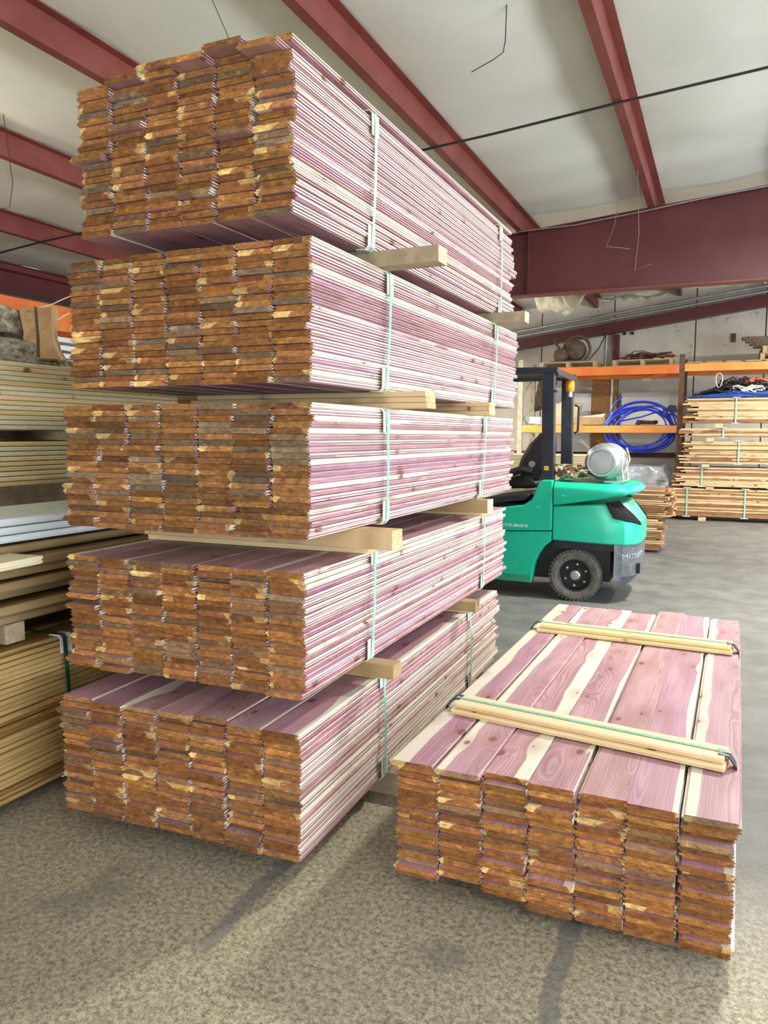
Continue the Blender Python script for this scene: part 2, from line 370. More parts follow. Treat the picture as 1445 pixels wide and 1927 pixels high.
# torn facing near the end wall
def flap(pts_a, pts_b, name='torn_facing'):
    vs_ = []; fs_ = []
    n = len(pts_a)
    for a, b in zip(pts_a, pts_b): vs_ += [a, b]
    for i in range(n-1): fs_.append((2*i, 2*i+1, 2*i+3, 2*i+2))
    o = MB().add([(a, b, c-4.3) for a, b, c in vs_], fs_).build(name, 'torn', ce, smooth=True)
    m = o.modifiers.new('thick', 'SOLIDIFY'); m.thickness = .006
    return o
flap([(-3.25+.11*k, 14.2+.12*math.sin(k*2.1), 3.93-.012*k) for k in range(6)], [(-3.2+.12*k, 14.25, 3.70-.10*abs(math.sin(k*1.7))) for k in range(6)])
flap([(-2.75+.09*k, 14.6, 3.98) for k in range(5)], [(-2.85+.09*k, 14.5+.1*math.sin(k), 3.66-.07*math.sin(k*1.3)) for k in range(5)])
for sx0, n in ((-2.3, 13), (-.75, 14)):
    flap([(sx0+.1*k, 15.6, roof(sx0)+.02-.03*math.sin(k*.9)) for k in range(n)], [(sx0+.1*k, 15.2+.1*math.sin(k*3), roof(sx0)-.06-.05*abs(math.sin(k*2.3))-.03*math.sin(k*.24)) for k in range(n)])

for k, x in enumerate(PX):
    z = roof(x); sec = [(x-.075, z), (x+.004, z), (x+.004, z+.194), (x+.075, z+.194), (x+.075, z+.2), (x-.004, z+.2), (x-.004, z+.006), (x-.069, z+.006), (x-.069, z+.022), (x-.075, z+.022)]
    o = MB().prism([(a-x, b-z) for a, b in sec], YB-z*0, YF, 'y').build('roof_purlin', 'red_steel', None, loc=(x, 0, z))
    nm = {2: 'red steel roof purlin crossing above the pallet rack by the eave', 3: 'red steel roof purlin meeting the back of the top bundle low at the photo edge', 4: 'red steel roof purlin just above the end of the tallest bundle', 5: 'red steel roof purlin running over the top cedar bundle to the deep girder', 6: 'red steel roof purlin over the open aisle beside the hanging wires'}
    tag(o, 'red steel roof purlin, number %d counted from the low eave' % (k+1), 'purlin', 'roof purlins', 'structure')
# deep frame girder
def girder(y, zb, name, label, mat='dark_steel'):
    g = empty(name, (0, y, zb)); tag(g, label, 'beam', kind='structure')
    x0, x1 = -8.6, XR
    MB().prism([(x0, 0), (x1, 0), (x1, roof(x1)-zb-.012), (x0, roof(x0)-zb-.012)], -.006, .006, 'y').build('girder_web', mat, g)
    MB().box(x0, x1, -.10, .10, -.014, 0).build('bottom_flange', 'red_steel', g)
    MB().prism([(x0, roof(x0)-zb-.012), (x1, roof(x1)-zb-.012), (x1, roof(x1)-zb), (x0, roof(x0)-zb)], -.10, .10, 'y').build('top_flange', mat, g)
    for sx in (-2.40, 2.4, 6.): MB().box(sx, sx+.01, -.095, -.006, 0, roof(sx)-zb-.012).build('stiffener_plate', mat, g)
    return g
girder(10.2, 3.225, 'roof_girder', 'deep maroon steel roof girder spanning above the lift truck')
girder(-2.0, 3.225, 'roof_girder', 'maroon steel roof girder behind the camera')
# eave beam and bracing along the low side
ev = MB().box(-.11, .11, 0, YF-.3, -.011, 0).box(-.006, .006, 0, YF-.3, 0, .24).box(-.11, .11, 0, YF-.3, .24, .25).build('eave_beam', 'dark_steel', None, loc=(-8.4, 0, 3.22))
tag(ev, 'maroon eave beam above the orange side rack', 'beam', kind='structure')

# walls
wb = empty('wall_far', (0, YF, 0)); tag(wb, 'cream painted end wall behind the orange pallet rack', 'wall', kind='structure')
xs = [-9.6, -8.4, -7.2, -6., -4.8, -3.6, -2.14, -.61, .62, 1.84, 3.06, 4.28, 5.5, XR]
for a, b in zip(xs[:-1], xs[1:]):
    g = .012
    MB().prism([(a+g, 0), (b-g, 0), (b-g, roof(b)+.26), (a+g, roof(a)+.26)], -.03+U(-.006, .006), 0, 'y').build('wall_panel', 'wallp', wb)
MB().prism([(XL, 0), (XR, 0), (XR, roof(XR)+.26), (XL, roof(XL)+.26)], .0, .08, 'y').build('wall_sheet', 'rust_steel', wb)
MB().box(-2.14, -2.02, -.16, -.03, 0, 3.45).build('wall_column', 'dark_steel', wb)
MB().box(-9.5, XR-.1, -.11, -.03, 1.0, 1.11).build('wall_girt', 'dark_steel', wb)
rk = MB().prism([(-9.4, 2.52), (7.4, 4.72), (7.4, 4.92), (-9.4, 2.72)], -.28, -.04, 'y').build('rake_beam', 'dark_steel', wb)
for dz, yy in ((.34, -.42), (.25, -.36)):
    MB().tube([(-9.4, yy, 2.52+dz), (-3.9, yy, 3.24+dz), (.63, yy, 3.833+dz), (7.3, yy, 4.70+dz)], .032, 10).build('conduit_pipe', 'galv', wb, smooth=True)
MB().tube([(-2.29, -.06, 2.8), (-2.28, -.06, 3.45)], .014, 8).box(-2.31, -2.25, -.09, -.03, 3.45, 3.53).build('conduit_drop', 'galv', wb)
MB().tube([(-2.3, -.05, 3.46), (-2.42, -.05, 3.2), (-2.6, -.05, 3.0), (-2.66, -.05, 2.8)], .008, 6).build('loose_wire', 'black', wb)
MB().box(.03, .11, -.08, -.03, 3.22, 3.38).build('junction_box', 'brown_junk', wb)
for hx in (-1.93, -1.78): MB().lathe([(.03, 0), (.03, -.05)], (hx, -.03, 3.47), 'y', 10).build('pipe_stub', 'black', wb)
wl = empty('wall_side', (XL, 0, 0)); tag(wl, 'plain sheeted wall along the low eave', 'wall', kind='structure')
MB().box(-.08, 0, YB, YF, 0, roof(XL)+.26).build('wall_sheet', 'wall_dark', wl)
for yy in (-2., 10.2): MB().box(0, .5, yy-.12, yy+.12, 0, 3.2).build('wall_column', 'dark_steel', wl)
for zz in (1., 2.2): MB().box(0, .1, YB, YF, zz, zz+.12).build('wall_girt', 'dark_steel', wl)
wr = empty('wall_door_side', (XR, 0, 0)); tag(wr, 'sheeted wall with an open loading door widened to admit light', 'wall', kind='structure')
MB().box(0, .1, YB, -5.0, 0, 5.1).box(0, .1, 12.0, YF, 0, 5.1).box(0, .1, -5.0, 12.0, 4.0, 5.1).build('wall_sheet', 'wall_dark', wr)  # opening widened so light reaches the far bay and the pine bundles
wq = empty('wall_rear', (0, YB, 0)); tag(wq, 'sheeted rear wall with an opening added for fill light behind the camera', 'wall', kind='structure')
MB().box(XL, -2., -.1, 0, 0, 4.3).box(4., XR, -.1, 0, 0, 5.1).box(-2., 4., -.1, 0, 4.0, 4.8).build('wall_sheet', 'wall_dark', wq)  # rear opening added to hold the fill lights

# ------------------------------------------------------------------ boards and bundles
def tg_profile(wd=.132, th=.0178):
    h = wd/2; q = th/.0186
    return [(-h+.0015, 0), (h-.0085, 0), (h-.0085, .0026*q), (h-.001, .0030*q), (h, .0040*q), (h, .0066*q), (h-.006, .0072*q), (h-.006, .0116*q), (h, .0122*q), (h, .0160*q), (h-.0025, th),
            (-h+.003, th), (-h, .0155*q), (-h, .0122*q), (-h-.0068, .0116*q), (-h-.0068, .0070*q), (-h, .0064*q), (-h, .0015*q)]
def board_mesh(L, wd=.132, th=.0178, mats=('cedar', 'cedar_end'), prof=None):
    return MB().prism(prof or tg_profile(wd, th), 0, L, 'y', 0, 1).mesh('plank', mats)
def plain_profile(wd, th, c=.0015): return [(-wd/2, c), (-wd/2+c, 0), (wd/2-c, 0), (wd/2, c), (wd/2, th-c), (wd/2-c, th), (-wd/2+c, th), (-wd/2, th-c)]
CEDAR = [board_mesh(L) for L in (2.40, 2.425, 2.44, 2.45, 2.47, 2.505)]

def strap_loop(parent, y, x0, x1, z0, z1, wd=.017, mat='strap', lean=0., bulge=.006):
    """flat band round the bundle, corners rounded; lean shifts the lower end along y"""
    pts = []
    def side(a, b, n, off):
        for i in range(n):
            u = i/n; p = Vector(a).lerp(Vector(b), u); s_ = math.sin(PI*u)
            pts.append((p[0]+off[0]*s_, p[1]+off[1]*s_))
    c = .012
    side((x1-c, z1), (x1, z1-c), 2, (0, 0)); side((x1, z1-c), (x1, z0+c), 9, (bulge, 0)); side((x1, z0+c), (x1-c, z0), 2, (0, 0))
    side((x1-c, z0), (x0+c, z0), 6, (0, 0)); side((x0+c, z0), (x0, z0+c), 2, (0, 0)); side((x0, z0+c), (x0, z1-c), 6, (-bulge, 0)); side((x0, z1-c), (x0+c, z1), 2, (0, 0)); side((x0+c, z1), (x1-c, z1), 6, (0, 0))
    n = len(pts); vs_ = []; th = .0016; cx = (x0+x1)/2; cz = (z0+z1)/2
    for (px, pz) in pts:
        u = (z1-pz)/(z1-z0); yy = y+lean*(u-.5)
        sx = 1+th/abs(x1-x0)*2; sz = 1+th/abs(z1-z0)*2
        qx, qz = cx+(px-cx)*sx, cz+(pz-cz)*sz
        vs_ += [(px, yy-wd/2, pz), (px, yy+wd/2, pz), (qx, yy+wd/2, qz), (qx, yy-wd/2, qz)]
    fs_ = []
    for i in range(n):
        j = (i+1) % n
        for q in range(4): fs_.append((4*i+q, 4*i+(q+1) % 4, 4*j+(q+1) % 4, 4*j+q))
    return MB().add(vs_, fs_).build('strap', mat, parent)
def protector(parent, y, x, z, top, mat='paper', wd=.055, a=.05, b=.085, lean=0.):
    """bent board angle at a right hand corner; top=True -> upper corner"""
    s = 1 if top else -1; t = .003
    pts = [(x-a, z), (x-.012, z+.002*s), (x, z-.012*s), (x+.001, z-b*s), (x+.001-t, z-b*s), (x-t, z-.013*s), (x-.013, z-t*s), (x-a, z-t*s)]
    return MB().prism(pts, y-wd/2, y+wd/2, 'y').build('edge_protector', mat, parent, rot=(0, 0, lean))

def cedar_bundle(label, loc, rz, cols, rows, zp, straps, grey=.12, dark=1., sapb=0., jig=.0035, top_extra=(), runner_top=2, runner_mat=('pine', 'pine_end'), pitch=.137, proud=.015, far=.03, skip=(), edits=None, pm='paper', top_dip=None):
    b = empty('cedar_bundle', loc, rz); tag(b, label, 'lumber bundle', 'bundles of red cedar boards')
    edits = edits or {}
    drift = [[0]*rows for _ in range(cols)]
    for c in range(cols):
        cd_ = U(-.004, .004); prev = 0
        for r in range(rows+1):
            if r == rows and c not in top_extra: continue
            if (c, r) in skip: continue
            me = random.choice(CEDAR)
            L = me.vertices[len(me.vertices)//2].co.y
            prev = prev*.6+U(-jig, jig)
            x = -(cols-1-c+.5)*pitch+cd_+prev
            y = U(-proud, proud)*.6-(.022 if random.random() < .06 else 0)+(.02 if random.random() < .05 else 0)
            z = r*zp
            if r == rows: y -= U(.0, .03)
            ry = U(-.009, .009)
            dxe, dye, dze = edits.get((c, r), (0, 0, 0))
            flip = random.random() < .08
            if r == rows-1: me = CEDAR[(c*5+3) % 6] if cols == 7 else me
            o = bpy.data.objects.new('plank', me); COL.objects.link(o); o.parent = b
            if flip: o.location = (x+dxe, y+dye, z+.0178+dze); o.rotation_euler = (0, PI+ry, U(-.0008, .0008))
            else: o.location = (x+dxe, y+dye, z+dze); o.rotation_euler = (0, ry, U(-.0008, .0008))
            gv = grey*U(.2, 1.) if random.random() > .2 else min(.95, grey*3+U(.25, .7))
            o.color = (gv, dark*U(.60, 1.25), sapb+U(-.25, .45), 1)
    W_ = cols*pitch; H_ = rows*zp
    for (ys, off) in straps:
        zt = H_
        if runner_top:
            rm = board_mesh(W_+.02, .118, .0186, runner_mat, plain_profile(.118, .0186))
            rm2 = board_mesh(W_-.03, .132, .0186, runner_mat)
            for k in range(runner_top):
                o = inst(rm if k == 0 else rm2, 'runner_board', b, (-W_-.005+.02*k, ys+.01*k, H_+k*.0188+.0005), (0, 0, -PI/2)); o.color = (.12, .95, .2, 1)
            zt = H_+runner_top*.0188+.002
        strap_loop(b, ys, -W_-.012, .008, -.004, zt, lean=off)
        protector(b, ys+off*-.5, .0075, zt-.002 if not runner_top else zt-.001, True, pm)
        protector(b, ys+off*.5, .0075, -.003, False, 'paper')
    return b
H0 = 0
b1 = cedar_bundle('lowest bundle of the tall cedar stack, pink boards showing on its top', (-1.1584, 2.0315, .093), .0191, 7, 21, .0198,
    [(.66, .02), (1.85, .03)], grey=.05, sapb=-.1, pm='paper_white', edits={(1, 20): (.012, -.012, .0), (2, 20): (.01, 0, 0), (3, 20): (.012, .0, .004), (4, 20): (.01, 0, .006)}, top_extra=())
b2 = cedar_bundle('second bundle up in the tall cedar stack, with a dark weathered row of ends', (-1.1625, 2.0816, .602), .0056, 7, 21, .0190,
    [(.49, -.03), (1.95, -.01)], grey=.12, sapb=-.15, edits={(6, 20): (.016, -.03, .004)})
b3 = cedar_bundle('middle bundle of the tall cedar stack, with dull grey-brown board ends', (-1.1201, 2.0435, 1.108), .0052, 7, 22, .0188,
    [(.55, .0), (1.81, -.06)], grey=.32, dark=.86, sapb=-.15, runner_top=0, edits={(c, 0): (-.012, 0, 0) for c in range(7)})
b4 = cedar_bundle('fourth bundle up in the tall cedar stack, under the jutting weathered block', (-1.1457, 2.104, 1.584), -.0052, 7, 22, .0196,
    [(.545, -.04), (1.96, -.04)], grey=.18, dark=.95, sapb=-.05, runner_top=0)
b5 = cedar_bundle('topmost six-wide bundle of the tall cedar stack, with loose boards on top', (-1.1805, 2.0613, 2.073), -.0111, 6, 24, .0199,
    [(.528, -.03), (2.16, .0)], grey=.16, dark=.95, jig=.006, proud=.018, top_extra=(2, 3, 4, 5), runner_top=0, edits={(3, 23): (0, -.05, 0), (5, 23): (-.02, -.045, 0), (4, 24): (0, -.03, 0), (2, 24): (0, -.02, 0), (0, 12): (-.02, -.02, 0)})

br = cedar_bundle('low cedar bundle alone on the floor, broad pink faces and two strapped battens on top', (.0725, 2.1509, .041), -.0136, 7, 20, .0196,
    [], grey=.03, sapb=-.42, runner_top=0, skip=((0, 0), (1, 0)),
    edits={(0, 19): (-.012, -.035, .004), (1, 19): (.0, -.045, .006), (2, 19): (0, .012, 0), (3, 19): (0, -.012, 0), (4, 19): (0, -.006, 0), (5, 19): (0, -.022, 0), (6, 19): (0, -.004, 0), (1, 1): (0, .045, 0), (2, 0): (.03, .02, 0), (6, 18): (.01, 0, 0)})
# battens of the low bundle lie a little skewed
for (yl, yr, n) in ((.475, .345, 2), (1.77, 1.72, 2)):
    ang = math.atan2(yr-yl, .9)
    pr = plain_profile(.115, .0186)
    for k in range(n):
        me = board_mesh(.905-.015*k, .115, .0186, ('pine', 'pine_end'), tg_profile(.108+.01*(1-k), .0186))
        o = inst(me, 'runner_board', br, (-.925+.012*k, yl+.012*k, 20*.0196+k*.0189+.001), (0, 0, -PI/2+ang)); o.color = (.05, 1.02, .35, 1)
    z = 20*.0196+.040
    c, s = math.cos(ang), math.sin(ang)
    st = MB()
    P = lambda u, v, zz: (-.93+u*c-v*s, yl+.018+u*s+v*c, zz)
    st.add([P(-.006, -.008, z), P(.92, -.008, z), P(.92, .008, z), P(-.006, .008, z), P(-.006, -.008, z+.0015), P(.92, -.008, z+.0015), P(.92, .008, z+.0015), P(-.006, .008, z+.0015)],
           [(0,3,2,1),(4,5,6,7),(0,1,5,4),(1,2,6,5),(2,3,7,6),(3,0,4,7)]).build('strap', 'strap', br)
    for u_ in (.937, -.038):
        q = P(u_, 0, 0); MB().box(q[0]-.001, q[0]+.001, q[1]-.008, q[1]+.008, -.003, z-.03).build('strap', 'strap', br)
    q = P(.955, 0, 0)
    MB().prism([(-.03, z+.002), (.0, z-.002), (.024, z-.035), (.026, z-.085), (.023, z-.085), (.02, z-.036), (-.002, z-.006), (-.03, z-.001)], -.024, .024, 'y').build('edge_protector', 'black', br, loc=(q[0]-.04, q[1], 0))
    q = P(-.03, 0, 0)
    MB().prism([(.03, z+.002), (.0, z-.002), (-.024, z-.035), (-.026, z-.085), (-.023, z-.085), (-.02, z-.036), (.002, z-.006), (.03, z-.001)], -.024, .024, 'y').build('edge_protector', 'black', br, loc=(q[0]+.01, q[1], 0))

# ------------------------------------------------------------------ dunnage between the tiers
def block(label, x0, x1, y, z0, z1, wd, mat='old_wood', endm='old_end', rz=0., cat='timber block', layers=1, group='spacer timbers'):
    e = empty('spacer_timber', (x0, y, z0), rz); h = (z1-z0)/layers
    tag(e, label, cat, group)
    for k in range(layers):
        d = .0 if k == 0 else U(-.01, .004)
        me = MB().prism([(-wd/2+.002, 0), (wd/2-.002, 0), (wd/2, .002), (wd/2, h-.003), (wd/2-.002, h-.001), (-wd/2+.002, h-.001), (-wd/2, h-.003), (-wd/2, .002)], 0, x1-x0+d, 'x', 0, 1)
        o = me.build('timber', [mat, endm], e, loc=(0, 0, k*h))
        o.color = (.1, 1., .2, 1)
    return e
block('heavy square timber under the bottom bundle, jutting towards the low bundle', -2.2, -.905, 2.80, 0, .092, .10, 'old_wood')
block('square timber under the far half of the bottom bundle', -2.2, -1.12, 4.0, 0, .092, .10)
block('flat timber under the front of the low bundle', -.87, .04, 2.62, 0, .040, .09)
block('flat timber under the far half of the low bundle', -.87, .04, 4.05, 0, .040, .09)
zt = .093+21*.0198+.0376+.003
block('brown square spacer end poking out above the bottom bundle near its first strap', -2.12, -1.055, 2.56, zt, .602, .075, 'siding', 'siding')
block('brown spacer under the far end of the second bundle', -2.12, -1.10, 3.72, zt, .602, .075, 'siding', 'siding')
zt = .602+21*.0190+.0376+.003
block('pale thick spacer poking out under the middle bundle near its first strap', -2.1, -1.0, 2.42, zt, 1.108, .09, 'picket', 'picket_end')
block('brown spacer at the far strap under the middle bundle', -2.1, -1.06, 3.78, zt, 1.108, .10, 'siding', 'picket_end')
zt = 1.108+22*.0188+.001
block('three pale sticks stacked as a spacer under the fourth bundle, first strap', -2.08, -.985, 2.70, zt, 1.584, .10, 'picket', 'picket_end', layers=3)
block('stacked pale sticks as a spacer under the fourth bundle, far strap', -2.08, -1.03, 3.68, zt, 1.584, .10, 'picket', 'picket_end', layers=3)
zt = 1.584+22*.0196+.001
block('grey weathered timber jutting well out under the topmost bundle, first strap', -2.1, -.92, 2.66, zt, 2.073, .085, rz=-.03)
block('grey weathered timber jutting out under the far end of the topmost bundle', -2.1, -.98, 4.16, zt, 2.073, .085, rz=-.02)

# ------------------------------------------------------------------ stacks along the far side of the cedar stack
def side_bundle(name, label, cat, x1, y0, z0, cols, rows, wd, th, zp, L, mats, straps=(), jx=.006, smat='strap_dark', prof=None, pm='paper_white', tone=1., sapb=.1, jy=.03, group='long board bundles beside the cedar stack', rz=0.):
    b = empty(name, (x1, y0, z0), rz); tag(b, label, cat, group)
    mes = [board_mesh(L+d, wd, th, mats, prof) for d in (-.02, 0, .02)]
    for r in range(rows):
        dr = U(-jx, jx)
        for c in range(cols):
            o = inst(random.choice(mes), 'plank', b, (-(c+.5)*(wd+.005)+dr, U(-jy, jy), r*zp), (0, U(-.003, .003), 0)); o.color = (.04, tone*U(.85, 1.1), sapb+U(-.2, .4), 1)
    W_ = cols*(wd+.005)
    for y in straps:
        strap_loop(b, y, -W_-.01, .012, -.004, rows*zp+.004, .02, smat, lean=U(-.03, .03))
        protector(b, y, .0105, rows*zp+.003, True, pm, .06, .06, .07); protector(b, y, .0105, -.003, False, pm, .06, .06, .05)
    return b
def side_block(label, y, x0, x1, z0, z1, mat='old_wood'): return block(label, x0, x1, y, z0, z1, .09, mat, 'old_end', group='spacers beside the cedar stack')
side_block('timber on the floor under the green-strapped golden bundle', 2.75, -3.5, -2.42, 0, .050)
side_block('far timber on the floor under the golden bundle', 4.1, -3.5, -2.42, 0, .050)
side_bundle('golden_bundle', 'golden brown board bundle on the floor with a dark green strap', 'lumber bundle', -2.388, .9, .052, 6, 29, .165, .0176, .0198, 3.9, ('gold', 'gold_end'), (1.40, 3.0), jx=.009, prof=plain_profile(.165, .0176, .003))
zz = .052+29*.0198+.006
side_block('short timber on top of the golden bundle at its strap', 2.12, -3.4, -2.45, zz, zz+.075)
side_block('far timber on top of the golden bundle', 4.1, -3.4, -2.45, zz, zz+.075)
zz += .077
sb = empty('siding_stack', (-2.44, .8, zz)); tag(sb, 'loose stack of dark brown wide siding boards above the golden bundle', 'lumber stack', 'long board bundles beside the cedar stack')
for r in range(7):
    me = board_mesh(3.9, .235, .034, ('siding', 'gold_end'), plain_profile(.235, .034, .006))
    for c in range(4):
        o = inst(me, 'plank', sb, (-(c+.5)*.24+(.0, .05, -.03, .045, .02, .07, .0)[r], U(-.04, .04), r*.044), (0, U(-.03, .03), 0)); o.color = (.05, U(.8, 1.15), U(-.2, .4), 1)
zz += 7*.044+.012
pb = MB().prism(tg_profile(.16, .03), 0, 1.15, 'y', 0, 1).build('pine_board', ['pine', 'pine_end'], None, loc=(-2.27, .935, zz-.085), rot=(0, .0, .06)); pb.color = (0, 1.05, .4, 1)
pb.location = (-2.262, .93, .955)
tag(pb, 'single cream pine board end poking out beside the siding stack', 'board')
for k in range(3):
    o = MB().prism(tg_profile(.20, .028), 0, 3.2, 'y', 0, 1).build('primed_board', ['white_board', 'gold_end'], None, loc=(-2.52+.02*k, .6+.03*k, zz+k*.036), rot=(0, .10+.02*k, 0)); o.color = (0, 1, 0, 1)
    tag(o, ('bluish white board lying lowest below the pine bundle', 'bluish white board in the middle of three below the pine bundle', 'bluish white board lying uppermost below the pine bundle')[k], 'board', 'bluish white boards')
z4 = 1.205
side_block('timber carrying the lower pine bundle', 2.9, -3.5, -2.80, zz, z4-.002, 'old_wood'); side_block('far timber carrying the lower pine bundle', 4.2, -3.5, -2.80, zz, z4-.002)
side_bundle('pine_bundle', 'lower pale pine board bundle beside the cedar stack', 'lumber bundle', -2.74, 1.0, z4, 6, 9, .15, .0178, .0210, 4.2, ('pine', 'pine_end'), (), jx=.010, tone=.95, sapb=.3)
z5 = 1.442
side_block('bark covered dark spacer under the upper pine bundle', 2.75, -3.6, -2.76, z4+9*.0210+.001, z5-.002)
side_block('far spacer under the upper pine bundle', 4.3, -3.6, -2.80, z4+9*.0210+.001, z5-.002)
side_bundle('pine_bundle', 'upper bright pine board bundle seen through the gap of the cedar stack', 'lumber bundle', -2.74, 1.0, z5, 6, 14, .15, .0178, .0204, 4.6, ('pine', 'pine_end'), (2.5,), jx=.003, tone=1.12, sapb=.5, smat='strap', pm='paper')
# bark slabs
def rough_slab(name, label, cat, loc, size, rot, mat, seed, group=None, seg=(10, 4, 2)):
    rs = random.Random(seed); bm = bmesh.new(); bmesh.ops.create_cube(bm, size=1.)
    bmesh.ops.subdivide_edges(bm, edges=bm.edges[:], cuts=5, use_grid_fill=True)
    from mathutils import noise
    for v in bm.verts:
        n = noise.noise_vector(Vector((v.co.x*2.5, v.co.y*2.5, v.co.z*2.5))+Vector((seed*3.1, 0, 0)))
        v.co = Vector((v.co.x*size[0], v.co.y*size[1], v.co.z*size[2]))+Vector((n.x*size[0]*.16, n.y*size[1]*.10, n.z*size[2]*.25))
    me = bpy.data.meshes.new(name); bm.to_mesh(me); bm.free(); me.materials.append(MAT[mat])
    for p in me.polygons: p.use_smooth = True
    o = bpy.data.objects.new(name, me); COL.objects.link(o); o.location = loc; o.rotation_euler = rot
    return tag(o, label, cat, group)
zt5 = z5+14*.0204
rough_slab('bark_slab', 'pale bark slab wedged between the two pine bundles', 'wood slab', (-2.86, 2.15, 1.418), (.16, .42, .040), (0, 0, 0), 'bark', 1)
rough_slab('bark_slab', 'thin pale bark slab lying on the upper pine bundle, near', 'wood slab', (-2.92, 2.45, zt5+.02), (.20, .62, .03), (0, 0, .1), 'bark', 2)
rough_slab('bark_slab', 'thin pale bark slab on the upper pine bundle beside the upright slab', 'wood slab', (-2.98, 2.9, zt5+.025), (.22, .5, .035), (0, 0, -.1), 'bark', 3)
rough_slab('bark_slab', 'mossy bark offcut piled at the photo edge above the pine', 'wood slab', (-3.5, 3.0, zt5+.10), (.30, .55, .16), (0, .1, 0), 'bark', 4)
rough_slab('bark_slab', 'upper bark offcut in the pile at the photo edge', 'wood slab', (-3.55, 3.05, zt5+.26), (.28, .50, .12), (0, -.1, .1), 'bark', 5)
rough_slab('log_stump', 'short log lying behind the upright slab against the cedar stack', 'log', (-3.3, 3.75, zt5+.118), (.22, .42, .17), (0, 0, .2), 'bark', 6)
# upright live edge slab
ls = empty('live_edge_slab', (-3.34, 3.12, zt5+.001), 0.55); ls.scale = (.86, .9, .92); tag(ls, 'upright live edge slab with a flared foot standing on the pine bundle', 'wood slab')
ol = [(-.085, 0), (.11, 0), (.155, .02), (.16, .06), (.115, .13), (.09, .2), (.085, .30), (.10, .385), (-.10, .385), (-.095, .33), (-.08, .25), (-.09, .12)]
MB().prism(ol, -.03, .03, 'y').build('slab_body', 'slab', ls, bevel=.004)
MB().prism([(.15, .015), (.175, .03), (.17, .07), (.125, .14), (.102, .21), (.097, .30), (.112, .385), (.09, .388), (.083, .30), (.088, .2), (.112, .13), (.155, .06)], -.032, .034, 'y').build('pale_edge', 'slab_pale', ls)
MB().prism([(-.012, 0), (.006, 0), (.012, .2), (.004, .386), (-.012, .386), (-.004, .2)], -.034, -.028, 'y').build('crack_seam', 'brown_junk', ls)

# orange rack along the low side
def rack_beam(mb, a, b, z0, z1, th=.05):
    mb.box(a[0], b[0], a[1], b[1], z0, z1)
lr = empty('side_rack', (-6., 4.6, 0)); tag(lr, 'orange red pallet rack along the side wall above the pine bundles', 'rack')
for yy in (0., 3.0, 6.0):
    for xx in (0., -1.0): MB().box(xx-.04, xx+.04, yy-.04, yy+.04, 0, 3.0).build('upright', 'rust_steel', lr)
for zb in (1.62, 2.42):
    for y0 in (.05, 3.05):
        for xx in (0., -1.0): MB().box(xx-.025, xx+.025, y0, y0+2.9, zb, zb+.24).build('shelf_beam', 'orange_steel', lr)
MB().tube([(-.5, .6, 2.95), (-.9, 2.2, 2.3)], .03, 4).build('brace', 'dark_steel', lr)
for k in range(7):
    o = MB().prism(plain_profile(.24, .045, .004), 0, 4.4, 'y', 0, 1).build('white_plank', ['white_sheet', 'picket_end'], None, loc=(-5.75+.06*(k % 2), 4.9+.1*(k % 3), (1.865, 1.92, 1.98, 2.05, 2.12, 2.19, 2.26)[k]), rot=(0, .05*(k % 3-1), .012*(k % 2)))
    tag(o, ('white plank at the bottom of the pile on the side rack', 'second white plank up on the side rack', 'third white plank up on the side rack', 'middle white plank in the side rack pile', 'fifth white plank up on the side rack', 'sixth white plank up on the side rack', 'uppermost white plank on the side rack under the orange beam')[k], 'board', 'white planks on the side rack')
for k, (z, dz) in enumerate(((2.24, .075), (2.02, .085))):
    path = [(-5.88, 4.6+i*.12, z+dz*i*.62+.012*math.sin(i*1.3)) for i in range(18)]
    o = MB().tube(path, .005, 6).build('hanging_twine', 'white_cable', None, smooth=True)
    tag(o, ('white twine strung above the upright slab', 'white twine strung across behind the upright slab')[k], 'twine')

# ------------------------------------------------------------------ lift truck
ft = empty('forklift', (-1.7, 7.275, 0)); tag(ft, 'teal green forklift parked behind the cedar stack, seen from its rear side', 'forklift')
OX, OY = -1.7, 7.275
def L2(pts): return [(a-OX, b) for a, b in pts]
hw = .525                                           # half width, sides at y = +-hw
def plan(rear, k=0.):
    """half-rounded counterweight plan from front seam round the rear; rear = rear x in world"""
    f = -1.338-OX; r = rear-OX; h = hw-k
    o = [(f, -h), (r-.30, -h), (r-.20, -h+.005), (r-.115, -h+.030), (r-.055, -h+.085), (r-.018, -h+.18), (r, -h+.32), (r, h-.32), (r-.018, h-.18), (r-.055, h-.085), (r-.115, h-.030), (r-.20, h-.005), (r-.30, h), (f, h)]
    return o
def loft(levels, name, mat, parent, bevel=.012, ztop_fn=None, ang=22):
    vs_ = []; fs_ = []; n = len(levels[0][1])
    for z, pl in levels:
        for (x, y) in pl: vs_.append((x, y, z if not callable(z) else z(x)))
    m = len(levels)
    for i in range(m-1):
        for q in range(n):
            r = (q+1) % n; fs_.append((i*n+q, i*n+r, (i+1)*n+r, (i+1)*n+q))
    fs_.append(tuple(range(n-1, -1, -1))); fs_.append(tuple((m-1)*n+q for q in range(n)))
    o = MB().add(vs_, fs_).build(name, mat, parent, smooth=True, bevel=bevel)
    o.data.set_sharp_from_angle(angle=math.radians(ang))
    return o
fx = -1.338-OX
# main counterweight block: underside rises a little to the rear
cw = loft([(lambda x: .524-.02*(x-fx)/.7, plan(-.622)), (lambda x: .60, plan(-.622)), (lambda x: .69, plan(-.628)), (lambda x: .82+.05*(x-fx)/.7, plan(-.755, .004))], 'counterweight', 'green', ft)
